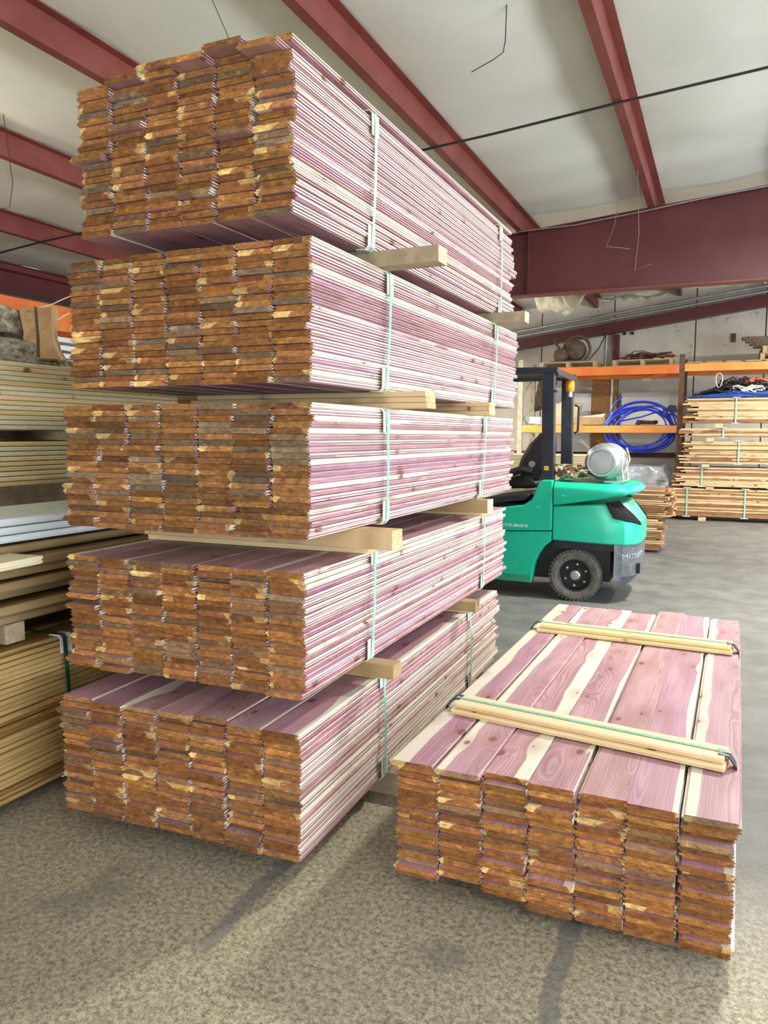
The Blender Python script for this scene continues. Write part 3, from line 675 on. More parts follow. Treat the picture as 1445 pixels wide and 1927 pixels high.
# lid that overhangs to a blunt tail
loft([(lambda x: .822+.118*max(0, (x-fx)/.69), plan(-.70, .002)), (lambda x: .90+.045*(x-fx)/.69, plan(-.645, -.012)), (lambda x: .98-.01*(x-fx)/.69, plan(-.645, -.012)), (lambda x: 1.035-.030*(x-fx)/.69, plan(-.68, .03))], 'hood_lid', 'green', ft)
def arc_at(rear, k, u):
    p = plan(rear, k)[1:13]; acc = 0
    for i, (a, b) in enumerate(zip(p[:-1], p[1:])):
        d = math.dist(a, b)
        if acc+d >= u or i == len(p)-2:
            q = (u-acc)/d; return (a[0]+(b[0]-a[0])*q, a[1]+(b[1]-a[1])*q, (b[1]-a[1])/d, -(b[0]-a[0])/d)
        acc += d
for s in (-1, 1):
    # dark tail lamp recess wrapping the rear corner
    vs_ = []; N_ = 8
    TL, TR, BR, BL = (.16, .866), (.30, .876), (.44, .665), (.13, .735)
    for i in range(N_+1):
        for j in range(N_+1):
            u, v = i/N_, j/N_
            uu = (TL[0]*(1-u)+TR[0]*u)*(1-v)+(BL[0]*(1-u)+BR[0]*u)*v; z_ = (TL[1]*(1-u)+TR[1]*u)*(1-v)+(BL[1]*(1-u)+BR[1]*u)*v
            rear = -.628-.127*(z_-.69)/.17 if z_ > .69 else -.628
            x, y, nx, ny = arc_at(rear, .0, uu); vs_.append((x+nx*.006, s*-(-(y+ny*.006)) if s > 0 and False else (y+ny*.006 if s < 0 else -(y+ny*.006)), z_))
    fs_ = [(i*(N_+1)+j, i*(N_+1)+j+1, (i+1)*(N_+1)+j+1, (i+1)*(N_+1)+j) for i in range(N_) for j in range(N_)]
    o = MB().add(vs_, fs_).build('tail_lamp_recess', 'void', ft)
    m = o.modifiers.new('thick', 'SOLIDIFY'); m.thickness = .012; m.offset = 0
# side bodies
side = L2([(-2.75, .30), (-2.75, .66), (-2.30, .70), (-1.905, .776), (-1.594, .822), (-1.525, .871), (-1.468, 1.012), (-1.436, 1.045), (-1.342, 1.046), (-1.342, .602), (-2.75, .56)])
for s in (-1, 1):
    MB().prism(L2([(-2.75, .575), (-2.75, .66), (-2.30, .70), (-1.905, .776), (-1.594, .822), (-1.525, .871), (-1.468, 1.012), (-1.436, 1.045), (-1.342, 1.046), (-1.342, .606), (-1.8, .583)]), s*hw, s*(hw-.12), 'y').build('side_panel', 'green', ft, bevel=.012)
    MB().prism(L2([(-2.35, .15), (-1.517, .135), (-1.50, .25), (-1.489, .311), (-1.455, .39), (-1.413, .457), (-1.345, .515), (-1.342, .600), (-1.8, .577), (-2.35, .565)]), s*(hw-.003), s*(hw-.12), 'y').build('step_panel', 'green', ft, bevel=.008)
# lower dark green sill, chassis, arch interior
for s in (-1, 1): MB().box(-2.34-OX, -1.52-OX, s*(hw-.001)-.002, s*(hw-.001)+.002, .15, .205).build('sill_band', mottled('dark_green_sill', (.02, .22, .12), (.03, .28, .16), 5, .5), ft)
MB().box(-2.7-OX, -.86-OX, -hw+.13, hw-.13, .17, .82).build('chassis', 'black', ft)
MB().box(-1.34-OX, -.80-OX, -hw+.06, hw-.06, .45, .53).build('arch_liner', 'black', ft)
# rear casting
bb = loft([(.150, [(x-.012, y) for x, y in plan(-.70, .012)]), (.24, plan(-.637, .004)), (.40, plan(-.630, .002)), (.520, plan(-.636, .003))], 'rear_bumper', 'bumper', ft, .01)
bm = bmesh.new(); bm.from_mesh(bb.data)
for v in bm.verts:
    if v.co.x < -.815-OX: v.co.x = (-.815-OX)+(.0 if v.co.z > .2 else .012)
bm.to_mesh(bb.data); bm.free()
MB().box(-.70-OX, -.62-OX, -.34, -.29, .255, .34).build('tow_slot', 'black', ft)
# deck, seat
MB().prism(L2([(-2.7, .70), (-2.3, .74), (-1.92, .815), (-1.60, .86), (-1.545, .90), (-1.56, .925), (-1.92, .88), (-2.3, .80), (-2.7, .75)]), -hw+.02, hw-.02, 'y').build('floor_mat', 'navy', ft, bevel=.01)
MB().prism(L2([(-1.55, .86), (-1.42, 1.0), (-1.36, 1.03), (-1.36, .6), (-1.55, .6)]), -hw+.10, hw-.10, 'y').build('hood', 'black', ft)
MB().prism(L2([(-2.02, .93), (-1.56, .95), (-1.54, 1.0), (-1.60, 1.05), (-1.95, 1.08), (-2.04, 1.03)]), -.25, .25, 'y').build('seat_cushion', 'black', ft, bevel=.03)
MB().prism(L2([(-1.68, 1.02), (-1.56, 1.0), (-1.49, 1.12), (-1.46, 1.30), (-1.47, 1.44), (-1.53, 1.46), (-1.62, 1.36), (-1.70, 1.22), (-1.73, 1.12)]), -.24, .24, 'y').build('seat_backrest', 'black', ft, bevel=.035)
MB().lathe([(.028, 0), (.028, .02), (.018, .024)], (-1.585-OX, -.285, 1.17), 'y', 16).build('seat_knob', 'hubsteel', ft)
MB().tube([(-1.84-OX, -.30, .96), (-1.80-OX, -.31, 1.08), (-1.68-OX, -.31, 1.12), (-1.58-OX, -.29, 1.10)], .035, 8).build('hip_restraint', 'black', ft, smooth=True)
MB().tube([(-2.30-OX, 0, .95), (-2.16-OX, 0, 1.22)], .025, 8).build('steering_column', 'black', ft)
MB().tube([(-2.14-OX+.06*math.cos(a)*.5, .17*math.sin(a), 1.23+.17*math.cos(a)*.45) for a in [2*PI*i/24 for i in range(24)]], .014, 8, closed=True).build('steering_wheel', 'black', ft, smooth=True)
# overhead guard
for s in (-1, 1):
    MB().prism(L2([(-1.455, 1.03), (-1.345, 1.03), (-1.362, 1.97), (-1.468, 1.97)]), s*.475, s*.40, 'y').build('guard_pillar', 'navy', ft, bevel=.008)
    MB().prism(L2([(-2.66, 1.955), (-1.333, 1.958), (-1.333, 2.012), (-2.66, 2.03)]), s*.48, s*.42, 'y').build('guard_rail', 'navy', ft, bevel=.008)
    MB().prism(L2([(-2.60, .70), (-2.53, .70), (-2.58, 1.97), (-2.66, 1.97)]), s*.47, s*.41, 'y').build('guard_pillar', 'navy', ft, bevel=.006)
MB().box(-1.39-OX, -1.335-OX, -.42, .42, 1.945, 2.0).build('guard_crossbar', 'navy', ft, bevel=.006)
MB().box(-2.66-OX, -2.60-OX, -.42, .42, 1.96, 2.02).build('guard_crossbar', 'navy', ft, bevel=.006)
for k in range(7): MB().box(-2.6-OX, -1.39-OX, -.37+k*.12, -.345+k*.12, 1.985, 2.015).build('guard_slat', 'navy', ft)
MB().box(-1.475-OX, -1.34-OX, -.485, -.39, 1.80, 1.815).build('pillar_collar', 'navy', ft)
MB().tube([(-1.335-OX, .40, 1.45), (-1.30-OX, .40, 1.47), (-1.295-OX, .40, 1.70), (-1.335-OX, .40, 1.72)], .012, 8).build('grab_handle', 'black', ft, smooth=True)
bc = MB().lathe([(.036, 0), (.042, .01), (.042, .075), (.034, .10), (.012, .108)], (-1.372-OX, .33, 1.845), 'z', 20).build('beacon', 'amber', ft, smooth=True)
MB().lathe([(.022, 0), (.022, .05)], (0, 0, -.05), 'z', 12).build('beacon_stem', 'hubsteel', bc, loc=(-1.372-OX, .33, 1.845))
# sticker on the pillar
st = boxat('gas_sticker', 'yellow', ft, -1.432-OX, -1.392-OX, -.4775, -.4755, 1.128, 1.162)
me = text_mesh('LPG', .02, .0004); me.materials.append(MAT['black']); inst(me, 'sticker_lettering', st, (-1.429-OX, -.478, 1.138), (PI/2, 0, 0))
# wheels
def wheel(x, y, r, wdt, s):
    w_ = empty('wheel', (x-OX, y, r)); w_.parent = ft
    t = MB().lathe([(r*.62, -wdt*.42), (r*.70, -wdt*.5), (r*.90, -wdt*.5), (r*.975, -wdt*.38), (r*.985, 0), (r*.975, wdt*.38), (r*.90, wdt*.5), (r*.70, wdt*.5), (r*.62, wdt*.42)], (0, 0, 0), 'y', 48, caps=False).build('tyre', 'tyre', w_, smooth=True)
    tb = MB()
    for k in range(40):
        a = 2*PI*k/40
        for s2 in (-1, 1):
            c0, s0 = math.cos(a), math.sin(a); t0 = Vector((c0, 0, s0)); u = Vector((-s0, 0, c0))
            v8 = []
            for rr in (r*.93, r*1.0):
                for (du, yy) in ((-.010, s2*wdt*.10), (.010, s2*wdt*.10), (.010, s2*wdt*.47), (-.010, s2*wdt*.47)): v8.append(tuple(t0*rr+u*du+Vector((0, yy, 0))))
            tb.add(v8, [(0,3,2,1),(4,5,6,7),(0,1,5,4),(1,2,6,5),(2,3,7,6),(3,0,4,7)])
    tr = tb.build('tread', 'tyre', w_); tr['kind'] = 'stuff'
    MB().lathe([(r*.64, -wdt*.40*1), (r*.60, -wdt*.44), (r*.56, -wdt*.40), (r*.54, -wdt*.15), (r*.30, -wdt*.12), (r*.02, -wdt*.12)], (0, 0, 0), 'y', 40, caps=False).build('rim', 'black', w_, smooth=True) if s < 0 else MB().lathe([(r*.64, wdt*.40), (r*.3, wdt*.3), (r*.3, 0)], (0, 0, 0), 'y', 24).build('rim', 'black', w_)
    MB().lathe([(r*.20, s*wdt*.10), (r*.20, s*wdt*.42), (r*.16, s*wdt*.48), (r*.02, s*wdt*.50)], (0, 0, 0), 'y', 24).build('hub_cap', 'hubsteel', w_, smooth=True)
    for k in range(6):
        a = 2*PI*k/6+.4
        MB().lathe([(.012, s*wdt*.10), (.012, s*wdt*.24), (.006, s*wdt*.26)], (r*.42*math.cos(a), 0, r*.42*math.sin(a)), 'y', 8).build('wheel_nut', 'hubsteel', w_)
    return w_
for s in (-1, 1):
    wheel(-1.138, s*.43, .225, .17, s)
    wheel(-2.62, s*.44, .30, .20, s)
MB().tube([(-1.138-OX, -.4, .225), (-1.138-OX, .4, .225)], .05, 10).build('steer_axle', 'black', ft)
MB().box(-2.9-OX, -2.75-OX, -.38, -.28, .1, 2.1).box(-2.9-OX, -2.75-OX, .28, .38, .1, 2.1).box(-2.88-OX, -2.8-OX, -.3, .3, 2.0, 2.08).box(-2.88-OX, -2.8-OX, -.3, .3, .3, .4).build('mast', 'black', ft)
for s in (-1, 1): MB().box(-4.0-OX, -2.9-OX, s*.25-.05, s*.25+.05, .06, .10).box(-2.96-OX, -2.9-OX, s*.25-.05, s*.25+.05, .06, .6).build('fork', 'black', ft)
# gas bottle with its rings and bracket
tk = MB().lathe([(.10, .035), (.105, 0), (.118, 0), (.122, .03), (.135, .05), (.150, .085), (.155, .13), (.155, .60), (.148, .65), (.12, .70), (.06, .73)], (0, 0, 0), 'y', 40).build('gas_bottle', 'tank', ft, smooth=True, loc=(-.957-OX, -.435, 1.20))
MB().lathe([(.098, 0), (.098, .004), (.06, .016), (.0, .018)][:3], (0, .030, 0), 'y', 32).build('bottle_base', 'tank', tk, smooth=True)
for yy in (.20, .48): MB().tube([(.158*math.cos(a), yy, .158*math.sin(a)) for a in [2*PI*i/32 for i in range(32)]], .007, 6, closed=True).build('bottle_band', 'hubsteel', tk, smooth=True)
MB().lathe([(.09, .70), (.095, .72), (.095, .82), (.088, .82), (.088, .72)], (0, 0, 0), 'y', 28, caps=False).build('valve_collar', 'tank', tk, smooth=True)
MB().tube([(.10, .30, -.15), (.16, .30, -.10), (.185, .45, .02), (.15, .5, .12)], .009, 6).tube([(.02, .05, -.165), (.17, .05, -.165), (.17, .62, -.165), (.02, .62, -.165)], .009, 6).tube([(.17, .15, -.165), (.155, .15, -.06)], .009, 6).tube([(.17, .5, -.165), (.155, .5, -.06)], .009, 6).build('bottle_bracket', 'hubsteel', ft, loc=(-.957-OX, -.435, 1.20))
# lettering
me = text_mesh('MITSUBISHI', .047, .0006); me.materials.append(MAT['white_paint'])
xsn = [v.co.x for v in me.vertices]; wtx = max(xsn)
inst(me, 'side_lettering', ft, (-1.557-OX-wtx*1.12, -hw-.0015, .625), (PI/2, 0, 0), (1.12, .78, 1))
me = text_mesh('MITSUBISHI', .07, .0015); me.materials.append(MAT['white_paint'])
def arc(u):
    p = plan(-.630, .002)[1:13]; acc = 0
    for a, b in zip(p[:-1], p[1:]):
        d = math.dist(a, b)
        if acc+d >= u or (a, b) == (p[-2], p[-1]):
            k = (u-acc)/d; return (a[0]+(b[0]-a[0])*k, a[1]+(b[1]-a[1])*k, (b[1]-a[1])/d, -(b[0]-a[0])/d)
        acc += d
for v in me.vertices:
    x, y, nx, ny = arc(.175+v.co.x*1.25); z = .392+v.co.y*.85; dd = .002+v.co.z
    v.co = (x+nx*dd, y+ny*dd, z)
me.materials[0] = MAT['bumper']
rl = inst(me, 'cast_lettering', bb, (0, 0, 0))
me.materials[0] = mottled('cast_letter_paint', (.40, .41, .42), (.3, .31, .32), 30, .6)

# webbing heap on the hood
wbh = empty('webbing_strap', (-1.17, 6.95, 1.04)); tag(wbh, 'tan webbing strap heaped on the forklift hood beside the gas bottle', 'strap')
rs = random.Random(3)
def ribbon(path, wd, th=.003):
    pts = [Vector(p) for p in path]; vs_ = []; fs_ = []
    for i, p in enumerate(pts):
        t = (pts[min(i+1, len(pts)-1)]-pts[max(i-1, 0)]).normalized(); s_ = t.cross(Vector((.2, .3, 1))).normalized()*wd/2; n = s_.cross(t).normalized()*th
        vs_ += [tuple(p-s_), tuple(p+s_), tuple(p+s_+n), tuple(p-s_+n)]
    for i in range(len(pts)-1):
        for q in range(4): fs_.append((4*i+q, 4*i+(q+1) % 4, 4*i+4+(q+1) % 4, 4*i+4+q))
    fs_ += [(3, 2, 1, 0), tuple(4*(len(pts)-1)+q for q in range(4))]
    return MB().add(vs_, fs_)
for k in range(9):
    a0 = rs.uniform(0, 6); x0 = rs.uniform(-.10, .02); hgt = rs.uniform(.03, .14)
    path = [(x0+.16*math.cos(a0+i*.35)*(.6+.4*math.sin(i+k)), -.02+.13*math.sin(a0+i*.35), .012+hgt*abs(math.sin(i*.42+k))) for i in range(13)]
    ribbon(path, .045).build('webbing_loop', 'webbing', wbh, smooth=True)

# ------------------------------------------------------------------ picket bundles behind the lift truck
def x_bundle(name, label, cat, xr, y0, z0, L, cols, rows, wd, th, zp, mats, straps=(), jx=.03, dirx=1, group=None, rz=0., tone=1., sapb=.2, smat='strap', flip_end='right'):
    """boards running along x; xr is the right end"""
    b = empty(name, (xr, y0, z0), rz); tag(b, label, cat, group)
    mes = [board_mesh(L+d, wd, th, mats, plain_profile(wd, th)) for d in (-.1, 0, .08)]
    for r in range(rows):
        for c in range(cols):
            o = inst(random.choice(mes), 'plank', b, (U(-jx, jx), (c+.5)*(wd+.004)+U(-.006, .006), r*zp), (0, U(-.01, .01), PI/2)); o.color = (.06, tone*U(.75, 1.2), sapb+U(-.5, .6), 1)
    W_ = cols*(wd+.004); Hh = rows*zp
    for xs_ in straps:
        MB().box(xs_-.012, xs_+.012, -.012, -.009, -.004, Hh+.004).box(xs_-.012, xs_+.012, -.012, W_+.012, Hh+.002, Hh+.005).box(xs_-.012, xs_+.012, -.012, W_+.012, -.005, -.002).box(xs_-.012, xs_+.012, W_+.009, W_+.012, -.004, Hh+.004).build('strap', smat, b)
        MB().box(xs_-.06, xs_+.06, -.02, .06, Hh+.005, Hh+.012).build('edge_protector', 'paper_white', b)
        MB().box(xs_-.06, xs_+.06, -.02, .06, -.012, -.005).build('edge_protector', 'paper_white', b)
    return b
x_bundle('picket_bundle', 'lower fence picket bundle on the floor behind the forklift', 'lumber bundle', -.68, 10.05, .03, 1.8, 4, 15, .13, .02, .0255, ('picket', 'picket_end'), (), .05, group='picket bundles behind the forklift', sapb=.5)
block('timber on the floor under the picket bundles', -1.6, -1.5, 10.3, 0, .029, .6)
x_bundle('picket_bundle', 'upper fence picket bundle behind the forklift tail', 'lumber bundle', -.62, 10.08, .418, 1.8, 4, 14, .13, .02, .0255, ('picket', 'picket_end'), (), .06, group='picket bundles behind the forklift', sapb=.5, rz=-.12)
x_bundle('pine_strip_bundle', 'pale pine strip bundle seen between the forklift pillars', 'lumber bundle', -1.55, 11.2, .25, 2.6, 5, 32, .13, .022, .0285, ('pine', 'pine_end'), (), .05, sapb=.4, tone=.9)
block('timber block under the pale pine strips behind the forklift', -2.4, -2.2, 11.5, 0, .249, .55)

# ------------------------------------------------------------------ far pallet rack
rk = empty('pallet_rack', (-.76, 14.9, 0)); tag(rk, 'orange beamed pallet rack against the end wall, two bays wide', 'rack')
RX, RY = -.76, 14.9
for xx, mt in ((-3.62, 'pale_steel'), (-.745, 'rust_steel'), (2.2, 'rust_steel')):
    for yy in (0, 1.05):
        MB().box(xx-RX-.045, xx-RX+.045, yy-.035, yy+.035, 0, 2.86).build('upright', mt, rk)
    for k in range(4):
        z = .25+k*.62
        MB().tube([(xx-RX, 0, z), (xx-RX, 1.05, z+(.5 if k % 2 else 0)), ], .016, 6).build('upright_brace', mt, rk)
for (x0, x1, z0, z1, mt) in ((-3.57, -.79, 2.53, 2.685, 'orange_steel'), (-3.57, -.79, 1.485, 1.615, 'orange_light'), (-.70, 2.15, 2.56, 2.70, 'orange_light'), (-.70, -.36, 1.66, 1.79, 'orange_steel')):
    MB().box(x0-RX, x1-RX, -.045, .005, z0, z1).build('shelf_beam', mt, rk, bevel=.004)
    if x1 < -.4 or z0 > 2: MB().box(x0-RX, x1-RX, 1.045, 1.095, z0, z1).build('shelf_beam', 'orange_steel', rk, bevel=.004)
for k in range(9): MB().box(-.66+k*.31-RX, -.42+k*.31-RX, -.06+U(-.02, .02), 1.1, 2.702, 2.722).build('deck_board', 'pallet', rk)
for k in range(10): MB().box(-3.5+k*.275-RX, -3.28+k*.275-RX, 0. if k < 4 else .26, 1.05, 1.617, 1.632).build('deck_board', 'pallet', rk)

def pallet(label, x, y, z, wx=1.05, wy=.95, rz=0.):
    p = empty('pallet', (x, y, z), rz); tag(p, label, 'pallet', 'wooden pallets on the rack')
    for k in range(3):
        x0 = -wx/2+k*(wx-.07)/2; boxat('stringer', 'pallet', p, x0, x0+.07, -wy/2, wy/2, .018, .10)
    for k in range(6):
        y0 = -wy/2+k*(wy-.09)/5; boxat('top_slat', 'pallet', p, -wx/2, wx/2, y0, y0+.09, .10, .118)
        if k % 2 == 0 or k == 5: boxat('bottom_slat', 'pallet', p, -wx/2, wx/2, y0, y0+.09, 0, .018)
    return p
pallet('wooden pallet carrying the rusty reel machine on the top rack level', -2.75, 15.42, 2.686)
pallet('wooden pallet carrying scrap metal beside the wall column', -1.42, 15.42, 2.686)
pallet('lower of two wooden pallets stacked on the rack at the photo edge', 1.02, 15.42, 2.724)
pallet('upper of two wooden pallets stacked on the rack at the photo edge', 1.04, 15.42, 2.844, rz=.03)
# rusty reel machine
rm = empty('reel_machine', (-2.74, 15.35, 2.806)); rm.scale = (1.3, 1.3, 1.3); tag(rm, 'rusty round reel machine on a pallet on the top rack level', 'machine')
MB().tube([(.06+.19*math.cos(a), 0, .20+.19*math.sin(a)) for a in [2*PI*i/28 for i in range(28)]], .022, 8, closed=True).build('reel_rim', 'brown_junk', rm, smooth=True)
MB().lathe([(.07, -.10), (.14, -.05), (.15, .08), (.06, .14)], (.04, 0, .19), 'y', 18).build('drum', 'brown_junk', rm, smooth=True)
MB().lathe([(.09, -.14), (.11, -.05), (.11, .12), (.05, .16)], (-.16, 0, .118), 'y', 16).build('motor', 'brown_junk', rm, smooth=True)
MB().tube([(-.18, 0, .2), (-.24, -.05, .30), (-.27, -.05, .34), (-.22, -.05, .36)], .016, 6).build('lever', 'brown_junk', rm)
MB().box(-.30, .22, -.15, .15, 0, .03).build('foot_plate', 'brown_junk', rm)
# scrap heap
sm_ = empty('scrap_metal', (-1.42, 15.38, 2.815)); tag(sm_, 'tangle of rusty scrap bars on the pallet by the wall column', 'scrap metal')
rs = random.Random(11)
for k in range(26):
    x0 = rs.uniform(-.45, .1); z0 = rs.uniform(.01, .10); l = rs.uniform(.25, .55); rise = rs.uniform(-.05, .12)
    mx = x0+l/2; hmax = .20-.30*abs(mx+.05)
    pth = [(x0+l*u, rs.uniform(-.3, .3)*.4+.2*math.sin(k+u*2), max(.012, min(hmax, z0+rise*math.sin(u*PI)+.03*k/26))) for u in (0, .33, .66, 1)]
    MB().tube(pth, rs.uniform(.008, .018), 6).build('scrap_bar', rs.choice(['brown_junk', 'rust_steel', 'brown_junk', 'red_steel']), sm_, smooth=True)
# stacked lumber on the pallets at the photo edge
for k in range(4):
    o = MB().box(-.62, .62, -.08, .08, 0, .05).build('offcut_plank', 'brown_junk', None, loc=(1.0-.06*k, 15.3+.04*k, 2.964+.051*k), rot=(0, 0, .05*(k-1)))
    tag(o, ('dark offcut plank lowest on the stacked pallets', 'second dark offcut plank on the stacked pallets', 'third dark offcut plank on the stacked pallets', 'uppermost dark offcut plank on the stacked pallets')[k], 'board', 'dark offcuts on the stacked pallets')

# bundles in the right hand bay
FB = [('lowest fence board bundle on the floor of the end wall rack', .87, 14.25, .075, 18, .0235, .0262, (-.55-0, .35), ''),
      ('second fence board bundle up at the end wall rack', .70, 14.29, .585, 12, .0235, .0268, (-.33, .72), ''),
      ('third fence board bundle up at the end wall rack', .60, 14.27, .975, 14, .0235, .0262, (.22,), ''),
      ('thin fourth fence board bundle up at the end wall rack', .60, 14.28, 1.415, 5, .0255, .0290, (-.03,), ''),
      ('topmost fence board bundle at the end wall rack, under the cable heap', .56, 14.26, 1.655, 15, .0235, .0270, (.15,), '')]
for (lab, xl, yy, z0, rows, th, zp, st_, _) in FB:
    Lb = 2.44
    # straps are given as world x
    x_bundle('fence_board_bundle', lab, 'lumber bundle', -xl+Lb, yy, z0, Lb, 3, rows, .185, th, zp, ('picket', 'picket_end'), [s-(-xl+Lb) for s in st_], .045, group='fence board bundles in the end wall rack', sapb=.0)
for i, (x, z0, z1) in enumerate(((-.30, 0, .062), (1.0, 0, .062), (-.2, .545, .572), (1.0, .545, .572), (-.28, .91, .962), (1.0, .91, .962), (-.22, 1.34, 1.402), (1.0, 1.34, 1.402), (-.1, 1.565, 1.642), (1.0, 1.565, 1.642))):
    nm = ('lowest bundle', 'second bundle', 'third bundle', 'thin fourth bundle', 'topmost bundle')[i//2]
    e = empty('spacer_timber', (x, 14.23, z0)); tag(e, 'pale %s spacer under the %s of the end wall rack' % (('visible end', 'hidden inner')[i % 2], nm), 'timber block', 'spacers in the end wall rack')
    boxat('timber', 'old_end', e, -.06, .06, 0, .60, 0, z1-z0)
# cables on top
def heap(name, label, mat, cx, cy, z, wx, wy, hz, n, r, seed, loops=True):
    e = empty(name, (cx, cy, z)); tag(e, label, 'cable', 'cables heaped on the rack lumber'); rs = random.Random(seed)
    for k in range(n):
        ph = rs.uniform(0, 6); sx = rs.uniform(.4, 1)*wx/2; sy = rs.uniform(.3, 1)*wy/2; ox = rs.uniform(-.25, .25)*wx; zz_ = rs.uniform(.0, 1)
        pts = []
        for i in range(20):
            a = ph+i*.36; x = ox+sx*math.cos(a)*(.8+.2*math.sin(i*1.3+k)); y = sy*math.sin(a)
            env = max(.05, 1-(abs(x)/(wx*.62))**2)
            pts.append((x, y, r+hz*env*(.15+.85*zz_)*(.55+.45*math.sin(i*.7+k*1.7)**2)))
        MB().tube(pts, r, 6).build('cable_loop', mat, e, smooth=True)
    return e
ZC = 1.655+15*.0270+.001
heap('cable_heap', 'black cable tangle heaped on the topmost rack bundle', 'black', .20, 14.56, ZC, 1.35, .45, .36, 30, .013, 1)
heap('cable_heap', 'blue cable coils low in the heap on the topmost rack bundle', 'blue_cable', .30, 14.40, ZC, 1.4, .26, .10, 9, .017, 2)
heap('rope_coil', 'off-white rope looping over the black cables on the rack', 'white_cable', .30, 14.40, ZC+.03, .75, .18, .25, 5, .012, 3)
heap('cable_heap', 'red cable coil crowning the heap on the topmost rack bundle', 'red_cable', .42, 14.60, ZC+.24, .50, .3, .09, 7, .014, 5)
lp = MB().tube([(-.13+.05*math.sin(a)*(1-.3*math.cos(a)), 14.42, ZC+.30-.12*math.cos(a)) for a in [2*PI*i/20 for i in range(20)]], .008, 6, closed=True).build('rope_loop', 'white_cable', None, smooth=True)
tag(lp, 'white rope loop standing up out of the cable heap', 'rope')
# blue hose coil hung on the shelf beam
hs = empty('hose_coil', (-1.42, 15.03, 1.57)); tag(hs, 'large blue hose coil hanging over the rack shelf beam', 'hose')
rs = random.Random(5)
for k in range(9):
    a_, b_ = rs.uniform(.46, .60), rs.uniform(.36, .47); ox, oz = rs.uniform(-.07, .07), rs.uniform(-.05, .03); tl = rs.uniform(-.2, .2)
    pts = []
    for i in range(40):
        a = 2*PI*i/40; x, z = a_*math.cos(a), b_*math.sin(a)
        pts.append((ox+x*math.cos(tl)-z*math.sin(tl)+(-.05 if k < 5 else .04), -.025*(k % 4), oz+x*math.sin(tl)+z*math.cos(tl)))
    MB().tube(pts, .014, 8, closed=True).build('hose_turn', 'blue_hose', hs, smooth=True)
MB().tube([(-.55, 0, .0), (-.56, 0, .25), (-.48, 0, .45), (-.34, 0, .58)], .014, 8).build('hose_end', 'blue_hose', hs, smooth=True)
MB().tube([(-.5, 0, .1), (0, -.02, .2), (.3, -.02, .30), (.6, 0, .22)], .014, 8).build('hose_end', 'blue_hose', hs, smooth=True)
MB().prism([(.35, .3), (.62, .28), (.60, .40), (.5, .42)], -.03, .02, 'y').build('hose_tie', 'black', hs)
# shelf and leaning goods
o = boxat('white_sheet', 'white_sheet', None, -1.90, -.86, 16.12, 16.16, 1.11, 2.27); tag(o, 'white plastic sheet leaning on the wall behind the blue hose', 'sheet')
o = boxat('white_sheet', 'white_sheet', None, -3.4, -2.48, 16.12, 16.16, 1.11, 2.27); tag(o, 'pale sheet leaning on the wall behind the forklift pillars', 'sheet')
o = boxat('strand_board', 'osb', None, -2.46, -1.98, 16.06, 16.10, 1.2, 2.58); tag(o, 'brown strand board standing beside the wall column', 'board')
o = MB().tube([(-2.08, 16.025, 1.2), (-2.08, 16.035, 2.62)], .022, 8).build('white_pipe', 'white_sheet', None, smooth=True); tag(o, 'thin white pipe standing before the strand board', 'pipe')
bx = empty('cardboard_box', (-2.33, 15.25, 1.633)); tag(bx, 'flat brown cardboard box lying on the rack shelf', 'box')
boxat('box_body', 'cardboard', bx, -.28, .28, -.22, .22, 0, .14); MB().prism([(-.26, .142), (.24, .142), (.28, .20), (.26, .206)], -.21, .21, 'y').build('box_flap', 'paper', bx)
o = rough_slab('foam_sheet', 'tan foam slab propped behind the cardboard box on the shelf', 'foam', (-2.86, 15.62, 1.85), (.55, .16, .42), (0, 0, .1), 'tan_panel', 21)
o = rough_slab('crumpled_bag', 'white crumpled bag at the pale rack upright', 'bag', (-3.42, 15.2, 1.71), (.30, .25, .14), (0, 0, 0), 'white_sheet', 22)
o = rough_slab('scrap_part', 'small bronze fitting lying on the shelf inside the blue hose', 'fitting', (-1.35, 15.42, 1.68), (.35, .10, .07), (0, 0, 0), 'brown_junk', 23)
o = rough_slab('tool_lump', 'dark tool lump under a hanging tarp beside the pale upright', 'tool', (-3.3, 15.6, 2.25), (.30, .2, .6), (0, .2, 0), 'brown_junk', 24)
# film wrapped goods on the floor
bm = bmesh.new(); bmesh.ops.create_cube(bm, size=1.); bmesh.ops.subdivide_edges(bm, edges=bm.edges[:], cuts=14, use_grid_fill=True)
from mathutils import noise as mnoise
for v in bm.verts:
    t_ = (v.co.z+.5); wgt = 1-.22*t_**2
    n = mnoise.noise_vector(v.co*5.5); n2 = mnoise.noise_vector(v.co*13.)
    v.co = Vector((v.co.x*1.12*wgt, v.co.y*.62*wgt, v.co.z*.86))+Vector((n.x*.05, n.y*.05, n.z*.04*t_))+n2*.018
zmin = min(v.co.z for v in bm.verts)
for v in bm.verts: v.co.z -= zmin
me = bpy.data.meshes.new('wrapped_goods'); bm.to_mesh(me); bm.free(); me.materials.append(MAT['film'])
o = bpy.data.objects.new('wrapped_goods', me); COL.objects.link(o); o.location = (-1.42, 15.28, 0)
tag(o, 'pile wrapped in wrinkled clear plastic film on the floor under the rack', 'wrapped pile')

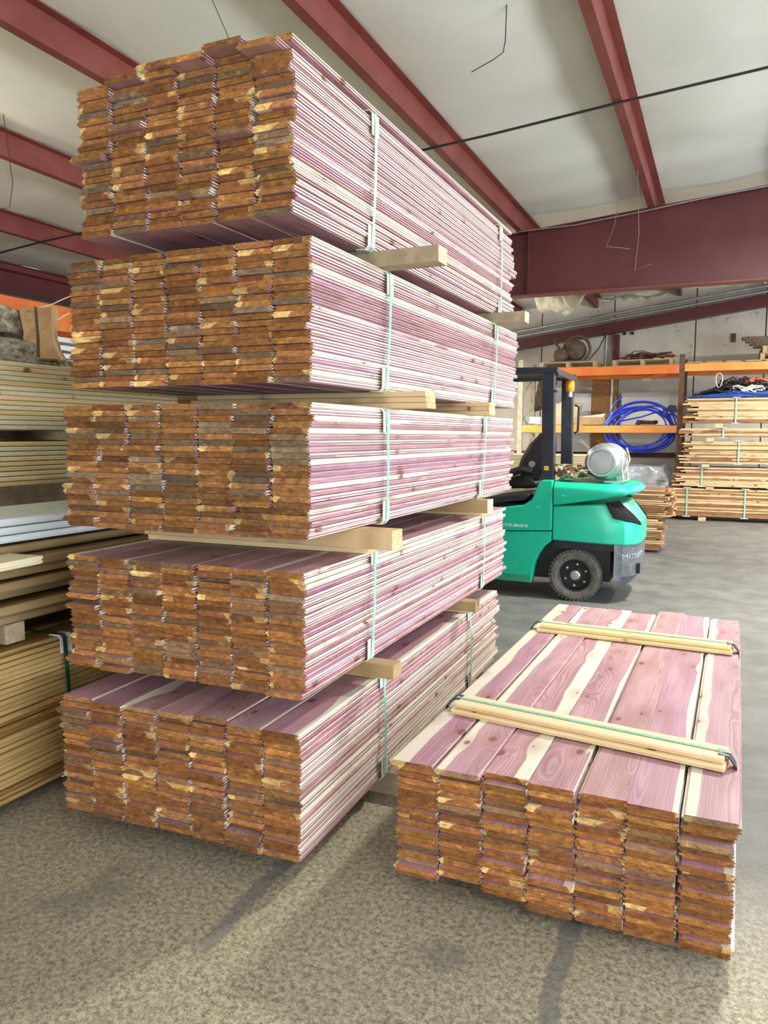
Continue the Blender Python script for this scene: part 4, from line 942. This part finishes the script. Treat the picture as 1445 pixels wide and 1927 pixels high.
# ------------------------------------------------------------------ hanging cable and wires
def wire(name, label, pts, r, mat='black', cat='wire', group='loose hanging wires'):
    o = MB().tube(pts, r, 6).build(name, mat, None, smooth=True); return tag(o, label, cat, group)
wire('power_cable', 'thick black cable strung across under the roof purlins', [(-9.3+1.05*k, 6.78+.012*k, roof(-9.3+1.05*k)-.012-.015*math.sin(k*1.5)**2) for k in range(17)], .011, cat='cable', group=None)
wire('hanging_wire', 'bent black wire hanging before the middle of the ceiling', [(-1.42, 5.25, 4.28), (-1.50, 5.52, 4.12), (-1.53, 5.58, 4.08), (-1.60, 5.60, 4.055), (-1.78, 5.65, 4.02)], .0035)
wire('hanging_wire', 'thin wire dropping to the top edge of the tallest bundle', [(-2.97, 4.0, 4.22), (-2.93, 4.3, 3.88), (-2.9, 4.5, 3.62)], .003)
wire('hanging_wire', 'thin wire hanging at the photo edge between red purlins', [(-5.0, 4.42, 3.78), (-5.0, 4.48, 3.30), (-5.02, 4.46, 3.12), (-5.15, 4.4, 3.10)], .003)
wire('hanging_wire', 'hooked wire hanging before the maroon girder, shorter one', [(-.98, 8.0, 4.12), (-1.22, 9.2, 3.75), (-1.36, 9.6, 3.62), (-1.10, 9.65, 3.58)], .004, 'galv')
wire('hanging_wire', 'hooked wire hanging before the maroon girder, longer one', [(-.93, 8.6, 4.12), (-.98, 9.4, 3.68), (-1.03, 9.6, 3.33), (-.86, 9.6, 3.38)], .004, 'galv')
wire('hanging_wire', 'grey cable drooping along the top of the maroon girder', [(-2.5, 10.0, 3.99), (-1.8, 10.0, 4.0), (-1.0, 10.0, 4.08), (-.2, 10.0, 4.17), (.8, 10.0, 4.25)], .008, 'galv')

# ------------------------------------------------------------------ high bay lamps
for i, (p, e) in enumerate(LAMPS):
    lm = empty('high_bay_lamp', p)
    tag(lm, ('round high bay lamp over the aisle beside the forklift', 'round high bay lamp behind the camera', 'round high bay lamp over the side rack', 'round high bay lamp near the end wall', 'round high bay lamp behind the tall cedar stack')[i], 'lamp', 'high bay lamps')
    MB().lathe([(.05, .22), (.09, .20), (.12, .10), (.21, .02), (.22, 0), (.205, 0), (.11, .09), (.08, .12)], (0, 0, 0), 'z', 28, caps=False).build('lamp_shade', 'lamp_shell', lm, smooth=True)
    MB().lathe([(.10, .06), (.10, .075)], (0, 0, 0), 'z', 20).build('lamp_lens', 'lens', lm)
    MB().tube([(0, 0, .2), (0, 0, max(.25, roof(p[0])+.135-p[2]))], .012, 8).build('lamp_rod', 'galv', lm)
    area('lamp_light', (p[0], p[1], p[2]-.01), (0, 0, 0), .40, .40, e, LAMP_COL, 'DISK')
    if i in (2, 4): area('ceiling_fill_light', (p[0], p[1], p[2]+.23), (PI, 0, 0), .30, .30, e*.45, LAMP_COL, 'DISK')   # added upward fill, brightens the ceiling on the low side
